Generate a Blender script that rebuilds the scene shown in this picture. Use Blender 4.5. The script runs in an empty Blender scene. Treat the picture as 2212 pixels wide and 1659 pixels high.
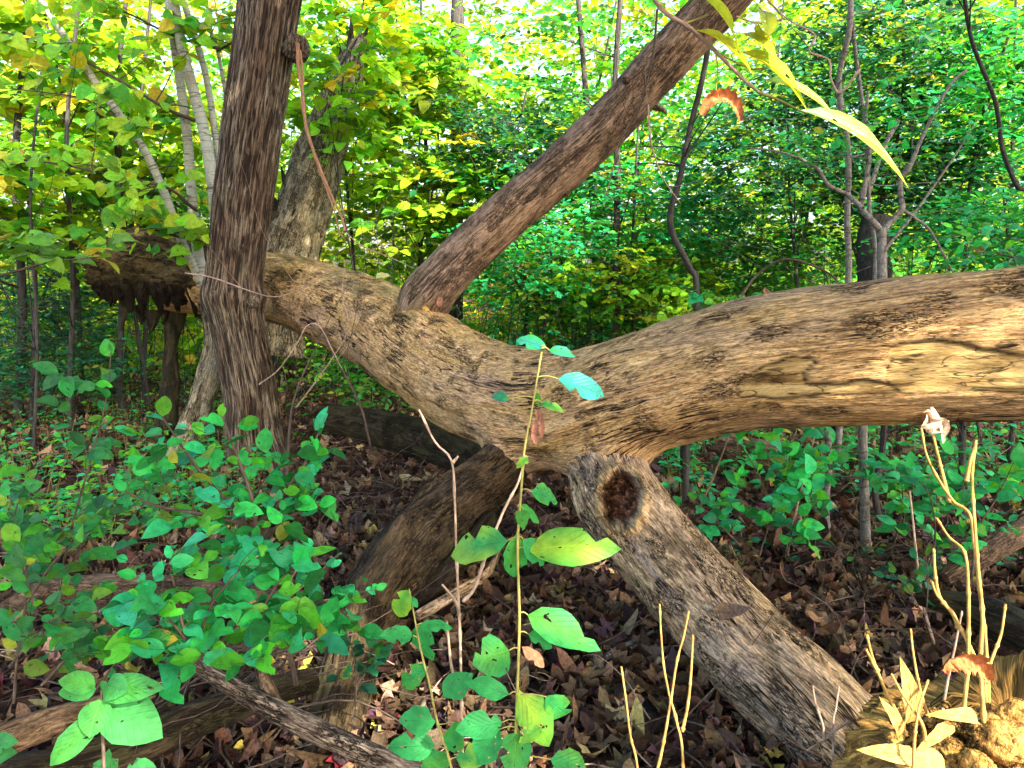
import bpy, math, random
import numpy as np
from mathutils import Vector, Matrix

rng = np.random.default_rng(11)
random.seed(11)

# ------------------------------------------------------------------ camera, sky, sun, exposure
PW, PH, FOC = 2212.0, 1659.0, 1600.0
PITCH = math.radians(8.0)
CAM = np.array([0.0, 0.0, 1.5])
RIGHT = np.array([1.0, 0, 0])
FWD = np.array([0, math.cos(PITCH), -math.sin(PITCH)])
UP = np.array([0, math.sin(PITCH), math.cos(PITCH)])
sc = bpy.context.scene
cam_data = bpy.data.cameras.new('camera')
cam_data.sensor_width = 36.0
cam_data.lens = 36.0 * FOC / PW
cam_data.clip_start = 0.05
cam_data.clip_end = 500.0
cam = bpy.data.objects.new('camera', cam_data)
cam.location = CAM
cam.rotation_euler = (math.radians(90) - PITCH, 0, 0)
sc.collection.objects.link(cam)
sc.camera = cam

SUN_EL, SUN_AZ = math.radians(36), math.radians(142)      # azimuth clockwise from the view direction: behind, to the right
SUN_DIR = np.array([math.sin(SUN_AZ) * math.cos(SUN_EL), math.cos(SUN_AZ) * math.cos(SUN_EL), math.sin(SUN_EL)])
world = bpy.data.worlds.new('World')
sc.world = world
world.use_nodes = True
wn = world.node_tree
sky = wn.nodes.new('ShaderNodeTexSky')
sky.sky_type = 'NISHITA'
sky.sun_disc = False
sky.sun_elevation = SUN_EL
sky.sun_rotation = SUN_AZ
sky.air_density = 1.0
sky.dust_density = 5.0
sky.ozone_density = 1.0
wn.nodes['Background'].inputs['Strength'].default_value = 0.15
wn.links.new(sky.outputs[0], wn.nodes['Background'].inputs['Color'])
sun_data = bpy.data.lights.new('sun', 'SUN')
sun_data.energy = 3.3
sun_data.angle = math.radians(0.5)
sun_data.color = (1.0, 0.92, 0.76)
sun = bpy.data.objects.new('sun', sun_data)
sun.rotation_euler = Vector(SUN_DIR).to_track_quat('Z', 'Y').to_euler()
sc.collection.objects.link(sun)
sc.view_settings.view_transform = 'Standard'
sc.view_settings.look = 'None'
sc.view_settings.gamma = 1.0
sc.view_settings.exposure = 2.65
sc.cycles.max_bounces = 6
sc.cycles.diffuse_bounces = 3
sc.cycles.transmission_bounces = 4
sc.cycles.transparent_max_bounces = 6
sc.cycles.use_denoising = True

# ------------------------------------------------------------------ placing helpers
def P(px, py, d):
    """world point seen at photo pixel (of 2212 x 1659) at depth d metres along the view axis"""
    return CAM + RIGHT * ((px - PW / 2) / FOC * d) + UP * (-(py - PH / 2) / FOC * d) + FWD * d

def Gd(py, z=0.0):
    return (1.5 - z) / (math.sin(PITCH) + (py - PH / 2) / FOC * math.cos(PITCH))

def G(px, py, z=0.0):
    return P(px, py, Gd(py, z))

def project(p):
    v = p - CAM
    d = v @ FWD
    return PW / 2 + FOC * (v @ RIGHT) / d, PH / 2 - FOC * (v @ UP) / d, d

# ------------------------------------------------------------------ noise
_prm = np.random.default_rng(5).permutation(256).astype(np.int64)
_prm = np.concatenate([_prm, _prm, _prm])
_grd = np.random.default_rng(6).normal(size=(256, 3))
_grd /= np.linalg.norm(_grd, axis=1)[:, None]

def pn(p):
    i = np.floor(p).astype(np.int64)
    f = p - i
    i &= 255
    u = f * f * f * (f * (f * 6 - 15) + 10)
    out = 0
    for dx in (0, 1):
        for dy in (0, 1):
            for dz in (0, 1):
                g = _grd[_prm[_prm[_prm[i[:, 0] + dx] + i[:, 1] + dy] + i[:, 2] + dz]]
                w = (u[:, 0] if dx else 1 - u[:, 0]) * (u[:, 1] if dy else 1 - u[:, 1]) * (u[:, 2] if dz else 1 - u[:, 2])
                out = out + w * ((f[:, 0] - dx) * g[:, 0] + (f[:, 1] - dy) * g[:, 1] + (f[:, 2] - dz) * g[:, 2])
    return out * 1.6

def fbm(p, o=4, gain=0.5):
    a, s, t = 1.0, 0, 0
    for k in range(o):
        s = s + a * pn(p + 17.3 * k)
        t += a
        a *= gain
        p = p * 2.03
    return s / t

def ridge(p, o=3):
    a, s = 1.0, 0
    for k in range(o):
        s = s + a * (1 - np.abs(pn(p + 9.1 * k)) * 2)
        a *= 0.5
        p = p * 2.1
    return s / 1.75

def sstep(a, b, x):
    t = np.clip((x - a) / (b - a), 0, 1)
    return t * t * (3 - 2 * t)

# ------------------------------------------------------------------ mesh helpers
def mesh_np(name, V, F, mats, attrs=None, uv=None, smooth=True, matidx=None):
    me = bpy.data.meshes.new(name)
    V = np.ascontiguousarray(V, dtype=np.float32)
    F = np.ascontiguousarray(F, dtype=np.int32)
    k = F.shape[1]
    me.vertices.add(len(V))
    me.vertices.foreach_set('co', V.ravel())
    me.loops.add(F.size)
    me.loops.foreach_set('vertex_index', F.ravel())
    me.polygons.add(len(F))
    me.polygons.foreach_set('loop_start', np.arange(0, F.size, k, dtype=np.int32))
    me.polygons.foreach_set('use_smooth', np.full(len(F), smooth))
    if matidx is not None:
        me.polygons.foreach_set('material_index', np.asarray(matidx, dtype=np.int32))
    me.update(calc_edges=True)
    for n, a in (attrs or {}).items():
        a = np.asarray(a, dtype=np.float32)
        if a.ndim == 1:
            at = me.attributes.new(n, 'FLOAT', 'POINT'); at.data.foreach_set('value', a)
        elif a.shape[1] == 3:
            at = me.attributes.new(n, 'FLOAT_VECTOR', 'POINT'); at.data.foreach_set('vector', a.ravel())
        else:
            at = me.attributes.new(n, 'FLOAT_COLOR', 'POINT'); at.data.foreach_set('color', a.ravel())
    if uv is not None:
        l = me.uv_layers.new(name='UVMap')
        l.data.foreach_set('uv', np.ascontiguousarray(uv[F.ravel()], dtype=np.float32).ravel())
    for m in (mats if isinstance(mats, (list, tuple)) else [mats]):
        me.materials.append(m)
    return me

COL = sc.collection
def link(name, me, parent=None):
    o = bpy.data.objects.new(name, me)
    COL.objects.link(o)
    if parent is not None:
        o.parent = parent
        o.matrix_parent_inverse = parent.matrix_world.inverted() if False else o.matrix_parent_inverse
        o.location = -Vector(ORG.get(parent.name, (0, 0, 0)))
    return o

ORG = {}            # world location of each thing's Empty (parts are built in world space and shifted back)
def thing(name, label, cat, loc=(0, 0, 0), group=None):
    o = bpy.data.objects.new(name, None)
    o.empty_display_size = 0.1
    COL.objects.link(o)
    o.location = Vector(loc)
    ORG[o.name] = tuple(float(c) for c in loc)
    tag(o, label, cat, group)
    return o

def tag(o, label, cat, group=None):
    o['label'] = label
    o['category'] = cat
    if group:
        o['group'] = group
    return o

def kind(o, k):
    o['kind'] = k
    return o

def catmull(pts, n):
    """pts (m,k) -> n samples, roughly even in arc length"""
    p = np.asarray(pts, float)
    m = len(p)
    pe = np.vstack([2 * p[0] - p[1], p, 2 * p[-1] - p[-2]])
    seg = np.linalg.norm(np.diff(p[:, :3], axis=0), axis=1)
    cum = np.concatenate([[0], np.cumsum(seg)])
    t = np.linspace(0, cum[-1], n)
    i = np.clip(np.searchsorted(cum, t, side='right') - 1, 0, m - 2)
    u = ((t - cum[i]) / np.maximum(seg[i], 1e-9))[:, None]
    a, b, c, d = pe[i], pe[i + 1], pe[i + 2], pe[i + 3]
    return 0.5 * (2 * b + (c - a) * u + (2 * a - 5 * b + 4 * c - d) * u * u + (-a + 3 * b - 3 * c + d) * u ** 3)

def frames(C):
    T = np.gradient(C, axis=0)
    T /= np.linalg.norm(T, axis=1)[:, None]
    N = np.zeros_like(C)
    ref = np.array([0, 0, 1.0]) if abs(T[0, 2]) < 0.8 else np.array([0, -1.0, 0])
    n = ref - T[0] * (ref @ T[0]); n /= np.linalg.norm(n)
    N[0] = n
    for k in range(1, len(C)):
        n = n - T[k] * (n @ T[k])
        n /= np.linalg.norm(n)
        N[k] = n
    B = np.cross(T, N)
    return T, N, B

def px_path(rows):
    """rows of (px, py, depth, radius) -> (m,4) world path"""
    return np.array([list(P(a, b, d)) + [r] for a, b, d, r in rows])

def chain_sdf(ch, Q):
    best = np.full(len(Q), 1e9)
    for k in range(len(ch) - 1):
        a, b = ch[k], ch[k + 1]
        ab = b[:3] - a[:3]
        t = np.clip(((Q - a[:3]) @ ab) / (ab @ ab), 0, 1)
        d = np.linalg.norm(Q - (a[:3] + t[:, None] * ab), axis=1) - (a[3] + t * (b[3] - a[3]))
        best = np.minimum(best, d)
    return best

def big_tube(path, nl, na, disp, union=None, own=0, k=0.07, goff=0.0, cap=True, post=None, tmax=1.5):
    """closed swept limb; disp(grain, S, TH, R) -> radial offset.  union: list of chains blended smoothly with chain [own]"""
    C4 = catmull(path, nl)
    C, R0 = C4[:, :3], np.maximum(C4[:, 3], 0.004)
    T, N, B = frames(C)
    s = np.concatenate([[0], np.cumsum(np.linalg.norm(np.diff(C, axis=0), axis=1))])
    th = np.linspace(0, 2 * np.pi, na, endpoint=False)
    S, TH = np.meshgrid(s, th, indexing='ij')
    D = N[:, None, :] * np.cos(TH)[..., None] + B[:, None, :] * np.sin(TH)[..., None]
    R = np.repeat(R0[:, None], na, 1)
    if union is not None:
        il = np.unique(np.linspace(0, nl - 1, min(nl, 110)).astype(int))
        ia = np.arange(0, na, max(1, na // 48))
        Cc = np.repeat(C[il][:, None, :], len(ia), 1).reshape(-1, 3)
        Dc = D[np.ix_(il, ia)].reshape(-1, 3)
        r0 = R[np.ix_(il, ia)].ravel()
        t = r0 * 0.9
        for _ in range(14):
            Q = Cc + Dc * t[:, None]
            e = sum(np.exp(-chain_sdf(c, Q) / k * 3) for c in union)
            f = -np.log(np.maximum(e, 1e-30)) * k / 3
            t = np.clip(t - 0.8 * f, r0 * 0.5, r0 * tmax)
        Q = Cc + Dc * t[:, None]
        do = chain_sdf(union[own], Q)
        dx = np.min([chain_sdf(c, Q) for j, c in enumerate(union) if j != own], axis=0)
        t = t - 0.025 * sstep(-0.01, 0.03, do - dx)
        tc = t.reshape(len(il), len(ia))
        for _ in range(2):
            tc = 0.5 * tc + 0.25 * (np.roll(tc, 1, 1) + np.roll(tc, -1, 1))
            tc[1:-1] = 0.5 * tc[1:-1] + 0.25 * (tc[:-2] + tc[2:])
        tc = np.concatenate([tc, tc[:, :1]], 1)
        xa = np.concatenate([th[ia], [2 * np.pi]])
        t1 = np.array([np.interp(th, xa, row) for row in tc])
        R = np.array([np.interp(np.arange(nl), il, t1[:, j]) for j in range(na)]).T
    rm = float(np.mean(R0))
    grain = np.stack([np.cos(TH) * rm, np.sin(TH) * rm, S + goff], -1).reshape(-1, 3)
    dr = disp(grain, S.ravel(), TH.ravel(), R.ravel()).reshape(R.shape) if disp else 0
    V = (C[:, None, :] + D * (R + dr)[..., None]).reshape(-1, 3)
    i = np.arange(nl - 1)[:, None] * na
    j = np.arange(na)[None, :]
    j2 = (j + 1) % na
    F = np.stack([i + j, i + j2, i + na + j2, i + na + j], -1).reshape(-1, 4)
    if cap:
        V = np.vstack([V, C[0], C[-1]])
        grain = np.vstack([grain, [0, 0, goff], [0, 0, s[-1] + goff]])
        a, b = len(V) - 2, len(V) - 1
        jj = np.arange(0, na, 2)
        F = np.vstack([F, np.stack([np.full(len(jj), a), (jj + 2) % na, (jj + 1) % na, jj], -1),
                       np.stack([np.full(len(jj), b), (nl - 1) * na + jj, (nl - 1) * na + (jj + 1) % na, (nl - 1) * na + (jj + 2) % na], -1)])
    if post is not None:
        V, extra = post(V, grain)
    else:
        extra = {}
    return V, F, dict(grain=grain, **extra)

class Tubes:
    """many thin limbs gathered into one mesh"""
    def __init__(self):
        self.V, self.F, self.G, self.n = [], [], [], 0
    def add(self, pts, r0, r1, na=5, n=None, wob=0.0, nodes=0):
        p = np.asarray(pts, float)
        n = n or max(3, len(p))
        C = catmull(p[:, :3], n)
        T, N, B = frames(C)
        rr = np.linspace(r0, r1, n)
        if wob:
            rr = rr * (1 + wob * rng.normal(size=n))
        for q in (np.linspace(0.03, 0.97, nodes) if nodes else []):
            rr = rr * (1 + 0.55 * np.exp(-((np.linspace(0, 1, n) - q) / 0.010) ** 2))
        th = np.linspace(0, 2 * np.pi, na, endpoint=False)
        D = N[:, None] * np.cos(th)[None, :, None] + B[:, None] * np.sin(th)[None, :, None]
        V = (C[:, None] + D * rr[:, None, None]).reshape(-1, 3)
        i = np.arange(n - 1)[:, None] * na
        j = np.arange(na)[None]
        j2 = (j + 1) % na
        F = np.stack([i + j, i + j2, i + na + j2, i + na + j], -1).reshape(-1, 4)
        e = (n - 1) * na
        caps = [[e + k, e + k + 1, e + k + 2, e + (k + 3) % na] if na > 3 else [e, e + 1, e + 2, e + 2] for k in ([0] if na < 6 else [0, 3])]
        if na == 5: caps = [[e, e + 1, e + 2, e + 3]]
        F = np.vstack([F, caps[:1]])
        s = np.linspace(0, 1, n) * np.linalg.norm(np.diff(C, axis=0), axis=1).sum()
        off = rng.uniform(0, 50)
        g = np.stack([np.repeat(np.cos(th)[None] * r0, n, 0), np.repeat(np.sin(th)[None] * r0, n, 0), np.repeat(s[:, None] + off, na, 1)], -1).reshape(-1, 3)
        self.V.append(V); self.F.append(F + self.n); self.G.append(g)
        self.n += len(V)
        return C
    def build(self, name, mat, parent=None):
        me = mesh_np(name, np.vstack(self.V), np.vstack(self.F), mat, dict(grain=np.vstack(self.G)))
        return link(name, me, parent)

# ------------------------------------------------------------------ material helpers
class NT:
    def __init__(self, name):
        self.m = bpy.data.materials.new(name)
        self.m.use_nodes = True
        self.t = self.m.node_tree
        self.b = self.t.nodes['Principled BSDF']
        self.out = self.t.nodes['Material Output']
    def n(self, typ, **kw):
        nd = self.t.nodes.new(typ)
        for k, v in kw.items():
            setattr(nd, k, v)
        return nd
    def l(self, a, b):
        self.t.links.new(a, b)
    def attr(self, name, out='Vector'):
        return self.n('ShaderNodeAttribute', attribute_name=name).outputs[out]
    def scale(self, v, s, off=(0, 0, 0)):
        m = self.n('ShaderNodeMapping')
        self.l(v, m.inputs['Vector'])
        m.inputs['Scale'].default_value = s
        m.inputs['Location'].default_value = off
        return m.outputs[0]
    def noise(self, v, scale=1, detail=4, rough=0.6, dist=0.0):
        t = self.n('ShaderNodeTexNoise')
        if v is not None: self.l(v, t.inputs['Vector'])
        t.inputs['Scale'].default_value = scale
        t.inputs['Detail'].default_value = detail
        t.inputs['Roughness'].default_value = rough
        t.inputs['Distortion'].default_value = dist
        return t.outputs['Fac']
    def vor(self, v, scale=1, feature='DISTANCE_TO_EDGE'):
        t = self.n('ShaderNodeTexVoronoi', feature=feature)
        self.l(v, t.inputs['Vector'])
        t.inputs['Scale'].default_value = scale
        return t.outputs['Distance']
    def ramp(self, f, stops):
        r = self.n('ShaderNodeValToRGB')
        self.l(f, r.inputs[0])
        e = r.color_ramp.elements
        while len(e) < len(stops): e.new(0.5)
        for k, (p, c) in enumerate(stops):
            e[k].position = p
            e[k].color = (*c, 1) if isinstance(c, (tuple, list)) else (c, c, c, 1)
        return r.outputs[0]
    def mix(self, f, a, b, mode='MIX'):
        m = self.n('ShaderNodeMix', data_type='RGBA', blend_type=mode)
        for sock, v in ((m.inputs[0], f), (m.inputs[6], a), (m.inputs[7], b)):
            if isinstance(v, (int, float)): sock.default_value = v
            elif isinstance(v, tuple): sock.default_value = (*v, 1)
            else: self.l(v, sock)
        return m.outputs[2]
    def math(self, op, a, b=0.0, c=0.0):
        m = self.n('ShaderNodeMath', operation=op)
        for k, v in enumerate((a, b, c)):
            if isinstance(v, (int, float)): m.inputs[k].default_value = v
            else: self.l(v, m.inputs[k])
        return m.outputs[0]
    def bump(self, h, dist=0.005, strength=1.0, prev=None):
        b = self.n('ShaderNodeBump')
        self.l(h, b.inputs['Height'])
        b.inputs['Distance'].default_value = dist
        b.inputs['Strength'].default_value = strength
        if prev is not None: self.l(prev, b.inputs['Normal'])
        return b.outputs[0]
    def finish(self, col, rough=0.85, nrm=None, spec=0.3):
        self.l(col, self.b.inputs['Base Color']) if not isinstance(col, tuple) else setattr(self.b.inputs['Base Color'], 'default_value', (*col, 1))
        self.b.inputs['Roughness'].default_value = rough
        self.b.inputs['Specular IOR Level'].default_value = spec
        if nrm is not None: self.l(nrm, self.b.inputs['Normal'])
        return self.m

def wood_mat(name, pale, mid, dark, cool, streak=(50, 50, 3.4), crack=0.5, moss=0.3, bump=0.006, warm=None, stain=0.8, motamt=0.5, gates=(0.50, 0.48)):
    """weathered barkless wood: long streaks, stains, dark checks, cool grey patches, green film on top"""
    t = NT(name)
    g = t.attr('grain')
    mask = t.n('ShaderNodeAttribute', attribute_name='mask')
    sep = t.n('ShaderNodeSeparateColor'); t.l(mask.outputs['Color'], sep.inputs[0])
    pit, patch, green = sep.outputs[0], sep.outputs[1], sep.outputs[2]
    st = t.noise(t.scale(g, streak), 1, 6, 0.72, 0.8)
    fine = t.noise(t.scale(g, (150, 150, 26)), 1, 4, 0.8, 0.6)
    big = t.noise(t.scale(g, (3.2, 3.2, 1.1), (3, 1, 7)), 1, 5, 0.65, 0.6)
    mot = t.noise(t.scale(g, (13, 13, 7), (6, 2, 1)), 1, 6, 0.75, 1.2)
    col = t.ramp(st, [(0.28, dark), (0.40, mid), (0.50, tuple(0.45 * a + 0.55 * b for a, b in zip(mid, pale))), (0.62, pale)])
    col = t.mix(t.ramp(big, [(0.46, 0.0), (0.66, 0.7)]), col, cool, 'MIX')
    if warm:
        wn_ = t.noise(t.scale(g, (7, 7, 1.3), (31, 4, 12)), 1, 4, 0.6, 0.5)
        col = t.mix(t.ramp(wn_, [(0.48, 0.0), (0.64, 0.65)]), col, warm)
    dk = t.noise(t.scale(g, (6, 6, 1.8), (9, 4, 2)), 1, 7, 0.75, 0.8)
    col = t.mix(t.ramp(dk, [(0.55, 0.0), (0.65, stain)]), col, tuple(x * 1.6 for x in dark))
    col = t.mix(motamt, col, t.ramp(mot, [(0.38, 0.35), (0.5, 1.0), (0.62, 1.45)]), 'MULTIPLY')
    col = t.mix(0.75, col, t.ramp(fine, [(0.38, 0.12), (0.48, 0.85), (0.60, 1.8)]), 'MULTIPLY')
    gr = t.math('MULTIPLY', green, t.ramp(t.noise(t.scale(g, (14, 14, 6), (2, 2, 2)), 1, 5, 0.7), [(0.38, 0.0), (0.62, 1.0)]))
    col = t.mix(t.math('MULTIPLY', gr, moss), col, (0.085, 0.095, 0.02))
    # checks: thin dark lines running with the grain
    c1 = t.noise(t.scale(g, (26, 26, 1.6), (1, 6, 3)), 1, 4, 0.6, 0.9)
    line = t.ramp(t.math('ABSOLUTE', t.math('SUBTRACT', c1, 0.5)), [(0.0, 1.0), (0.018, 0.9), (0.034, 0.0)])
    gate = t.ramp(t.noise(t.scale(g, (6, 6, 3), (4, 4, 4)), 1, 4, 0.6), [(gates[0], 0.0), (gates[0] + 0.05, 1.0)])
    c2 = t.noise(t.scale(g, (70, 70, 16), (7, 2, 9)), 1, 3, 0.6, 1.8)
    line2 = t.ramp(t.math('ABSOLUTE', t.math('SUBTRACT', c2, 0.5)), [(0.0, 1.0), (0.03, 0.7), (0.06, 0.0)])
    gate2 = t.ramp(t.noise(t.scale(g, (8, 8, 5), (8, 1, 14)), 1, 3, 0.5), [(gates[1], 0.0), (gates[1] + 0.06, 1.0)])
    ln = t.math('MULTIPLY', t.math('MAXIMUM', t.math('MULTIPLY', line, gate), t.math('MULTIPLY', line2, gate2)), crack)
    col = t.mix(ln, col, (0.012, 0.007, 0.004))
    v = t.vor(t.scale(g, (70, 70, 20)), 1, 'F1')
    pits = t.math('MULTIPLY', t.ramp(v, [(0.10, 1.0), (0.20, 0.0)]), t.ramp(t.noise(g, 9, 3, 0.5), [(0.52, 0.0), (0.60, 1.0)]))
    col = t.mix(t.math('MULTIPLY', pits, 0.8), col, (0.02, 0.012, 0.008))
    # pale inner wood where the outer skin has flaked
    pg = t.noise(t.scale(g, (20, 20, 3.5), (5, 8, 1)), 1, 5, 0.6, 1.2)
    pcol = t.ramp(pg, [(0.30, (0.20, 0.10, 0.03)), (0.42, (0.52, 0.32, 0.11)), (0.60, (0.72, 0.50, 0.20))])
    pl = t.ramp(t.math('ABSOLUTE', t.math('SUBTRACT', t.noise(t.scale(g, (14, 14, 3), (1, 2, 1)), 1, 3, 0.5, 1.5), 0.5)), [(0.0, 0.9), (0.012, 0.5), (0.022, 0.0)])
    pcol = t.mix(pl, pcol, (0.03, 0.015, 0.006))
    pcol = t.mix(0.5, pcol, t.ramp(fine, [(0.36, 0.3), (0.6, 1.3)]), 'MULTIPLY')
    col = t.mix(patch, col, pcol)
    col = t.mix(pit, col, t.ramp(t.noise(g, 45, 5, 0.7), [(0.40, (0.020, 0.009, 0.005)), (0.55, (0.16, 0.062, 0.028)), (0.68, (0.46, 0.25, 0.12))]))
    h = t.math('ADD', t.math('MULTIPLY', st, 1.0), t.math('MULTIPLY', fine, 0.8))
    h = t.math('ADD', h, t.math('MULTIPLY', mot, 1.0))
    h = t.math('SUBTRACT', h, t.math('MULTIPLY', ln, 1.0))
    h = t.math('SUBTRACT', h, t.math('MULTIPLY', pits, 0.5))
    return t.finish(col, 0.72, t.bump(h, bump, 1.0), 0.12)

def bark_mat(name, hi, lo, scale=(34, 34, 5), bump=0.01, tint=None, bands=False, ridges=False):
    t = NT(name)
    g = t.attr('grain')
    a = t.noise(t.scale(g, scale), 1, 6, 0.7, 0.5)
    b = t.noise(t.scale(g, (120, 120, 40)), 1, 5, 0.7)
    col = t.ramp(a, [(0.30, lo), (0.5, tuple(0.5 * (x + y) for x, y in zip(hi, lo))), (0.68, hi)])
    col = t.mix(0.6, col, t.ramp(b, [(0.3, 0.35), (0.65, 1.4)]), 'MULTIPLY')
    if tint:
        big = t.noise(t.scale(g, (4, 4, 2), (3, 3, 8)), 1, 4, 0.6)
        col = t.mix(t.ramp(big, [(0.45, 0.0), (0.62, 0.7)]), col, tint)
    h = t.math('ADD', a, t.math('MULTIPLY', b, 0.35))
    if ridges:
        # dark furrows between the vertical ridges; the relief attribute is the real height of the mesh
        f = t.attr('relief', 'Fac')
        col = t.mix(t.ramp(f, [(0.22, 0.75), (0.50, 0.0)]), col, (0.012, 0.007, 0.005))
        rg = t.noise(t.scale(g, (75, 75, 3.5)), 1, 3, 0.5, 0.8)
        fl = t.ramp(t.math('ABSOLUTE', t.math('SUBTRACT', rg, 0.5)), [(0.0, 1.0), (0.03, 0.7), (0.07, 0.0)])
        col = t.mix(t.math('MULTIPLY', fl, 0.85), col, (0.012, 0.007, 0.005))
        h = t.math('SUBTRACT', h, fl)
    if bands:
        w = t.noise(t.scale(g, (0.8, 0.8, 11)), 1, 2, 0.5)
        r = t.ramp(t.math('ABSOLUTE', t.math('SUBTRACT', w, 0.5)), [(0.0, 1.0), (0.012, 0.0)])
        col = t.mix(t.math('MULTIPLY', r, 0.8), col, (0.03, 0.03, 0.025))
    return t.finish(col, 0.85, t.bump(h, bump, 1.0), 0.12)

def leaf_mat(name, source='attr', veins=True, transl=0.45, gloss=0.38, holes=False, dry=False, spec=0.16):
    t = NT(name)
    if source == 'attr':
        base = t.attr('lcol', 'Color')
    else:
        base = t.n('ShaderNodeObjectInfo').outputs['Color']
    tc = t.n('ShaderNodeTexCoord')
    uv = tc.outputs['UV']
    col = base
    nrm = None
    if veins:
        sx = t.n('ShaderNodeSeparateXYZ'); t.l(uv, sx.inputs[0])
        ax = t.math('ABSOLUTE', t.math('SUBTRACT', sx.outputs[0], 0.5))
        mid = t.ramp(ax, [(0.0, 1.0), (0.03, 0.0)])
        # side veins sweep forward from the midrib
        vv = t.math('SUBTRACT', t.math('MULTIPLY', sx.outputs[1], 7.0), t.math('MULTIPLY', ax, 6.5))
        fr = t.math('ABSOLUTE', t.math('SUBTRACT', t.math('FRACT', vv), 0.5))
        side = t.ramp(fr, [(0.0, 0.8), (0.10, 0.0)])
        vn = t.math('MAXIMUM', mid, side)
        col = t.mix(t.math('MULTIPLY', vn, 0.30), col, t.mix(1.0, base, (1.5, 1.35, 1.1) if not dry else (0.5, 0.45, 0.4), 'MULTIPLY'))
        nrm = t.bump(t.math('SUBTRACT', 1.0, vn), 0.0012, 0.8)
    gen = t.n('ShaderNodeNewGeometry').outputs['Position']
    blot = t.noise(gen, 45 if not dry else 90, 4, 0.65)
    col = t.mix(0.8 if dry else 0.45, col, t.ramp(blot, [(0.35, 0.45), (0.62, 1.35)]), 'MULTIPLY')
    t.l(col, t.b.inputs['Base Color'])
    t.b.inputs['Roughness'].default_value = gloss
    t.b.inputs['Specular IOR Level'].default_value = spec
    if nrm is not None: t.l(nrm, t.b.inputs['Normal'])
    tr = t.n('ShaderNodeBsdfTranslucent')
    tcx = t.mix(1.0, col, (1.5, 1.2, 0.5) if not dry else (1.2, 0.9, 0.5), 'MULTIPLY')
    t.l(tcx, tr.inputs['Color'])
    mx = t.n('ShaderNodeMixShader'); mx.inputs[0].default_value = transl
    t.l(t.b.outputs[0], mx.inputs[1]); t.l(tr.outputs[0], mx.inputs[2])
    last = mx.outputs[0]
    if holes:
        rnd = t.n('ShaderNodeObjectInfo').outputs['Random']
        comb = t.n('ShaderNodeCombineXYZ'); t.l(t.math('MULTIPLY', rnd, 60.0), comb.inputs[2])
        add = t.n('ShaderNodeVectorMath', operation='ADD'); t.l(uv, add.inputs[0]); t.l(comb.outputs[0], add.inputs[1])
        hv = t.noise(add.outputs[0], 5.5, 2, 0.5, 0.3)
        hole = t.math('GREATER_THAN', hv, 0.69)
        trp = t.n('ShaderNodeBsdfTransparent')
        m2 = t.n('ShaderNodeMixShader')
        t.l(hole, m2.inputs[0]); t.l(last, m2.inputs[1]); t.l(trp.outputs[0], m2.inputs[2])
        last = m2.outputs[0]
    t.l(last, t.out.inputs['Surface'])
    return t.m

# ------------------------------------------------------------------ leaf templates
def leaf_tpl(width=0.6, shape='oval', n=5, fold=0.25, curl=0.25, jag=0.0, twist=0.0, seed=0, notch=0, crumple=0.0):
    """unit-length leaf along +y, normal +z; three columns of vertices. returns V, F(tri), UV"""
    r = np.random.default_rng(seed)
    V, UV = [], []
    ts = np.linspace(0, 1, n + 1)
    prof = {'oval': lambda t: np.sin(np.pi * t ** 0.85) ** 0.75,
            'heart': lambda t: (np.sin(np.pi * np.clip(t * 0.95 + 0.05, 0, 1) ** 0.70)) ** 0.72,
            'long': lambda t: np.sin(np.pi * t ** 0.8) ** 0.9,
            'maple': lambda t: np.sin(np.pi * t ** 0.9) ** 0.5}[shape]
    bite = r.integers(1, n, size=notch) if notch else []
    bside = r.integers(0, 2, size=notch) if notch else []
    for k, t in enumerate(ts):
        w = prof(t) * width * 0.5 if 0 < t < 1 else 0
        y = t
        z = -curl * (t - 0.25) ** 2
        tw = twist * (t - 0.3)
        rows = []
        for side in (-1, 0, 1):
            ww = w
            if side and 0 < k < n:
                ww = w * (1 + jag * r.uniform(-1, 1))
                for q, b in enumerate(bite):
                    if b == k and (bside[q] * 2 - 1) == side: ww *= 0.35
            x = side * ww
            zz = z + abs(x) * fold + x * tw
            zz += crumple * r.normal() * (0.3 + abs(side))
            V.append([x * (1 - 0.15 * fold), y + (0.10 * ww if shape == 'heart' and side and k == 1 else 0) - (0.16 * width if shape == 'heart' and side and k == 1 else 0), zz])
            UV.append([0.5 + 0.5 * side * (ww / (width * 0.5)) if w > 0 else 0.5, t])
    F = []
    for k in range(n):
        a, b = 3 * k, 3 * k + 3
        if k == 0:
            F += [[a + 1, b + 1, b], [a + 1, b + 2, b + 1]]
        elif k == n - 1:
            F += [[a, a + 1, b + 1], [a + 1, a + 2, b + 1]]
        else:
            F += [[a, a + 1, b + 1], [a, b + 1, b], [a + 1, a + 2, b + 2], [a + 1, b + 2, b + 1]]
    V, UV = np.array(V), np.array(UV)
    used = np.unique(np.array(F))
    remap = -np.ones(len(V), int); remap[used] = np.arange(len(used))
    return V[used], remap[np.array(F)], UV[used]

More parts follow.
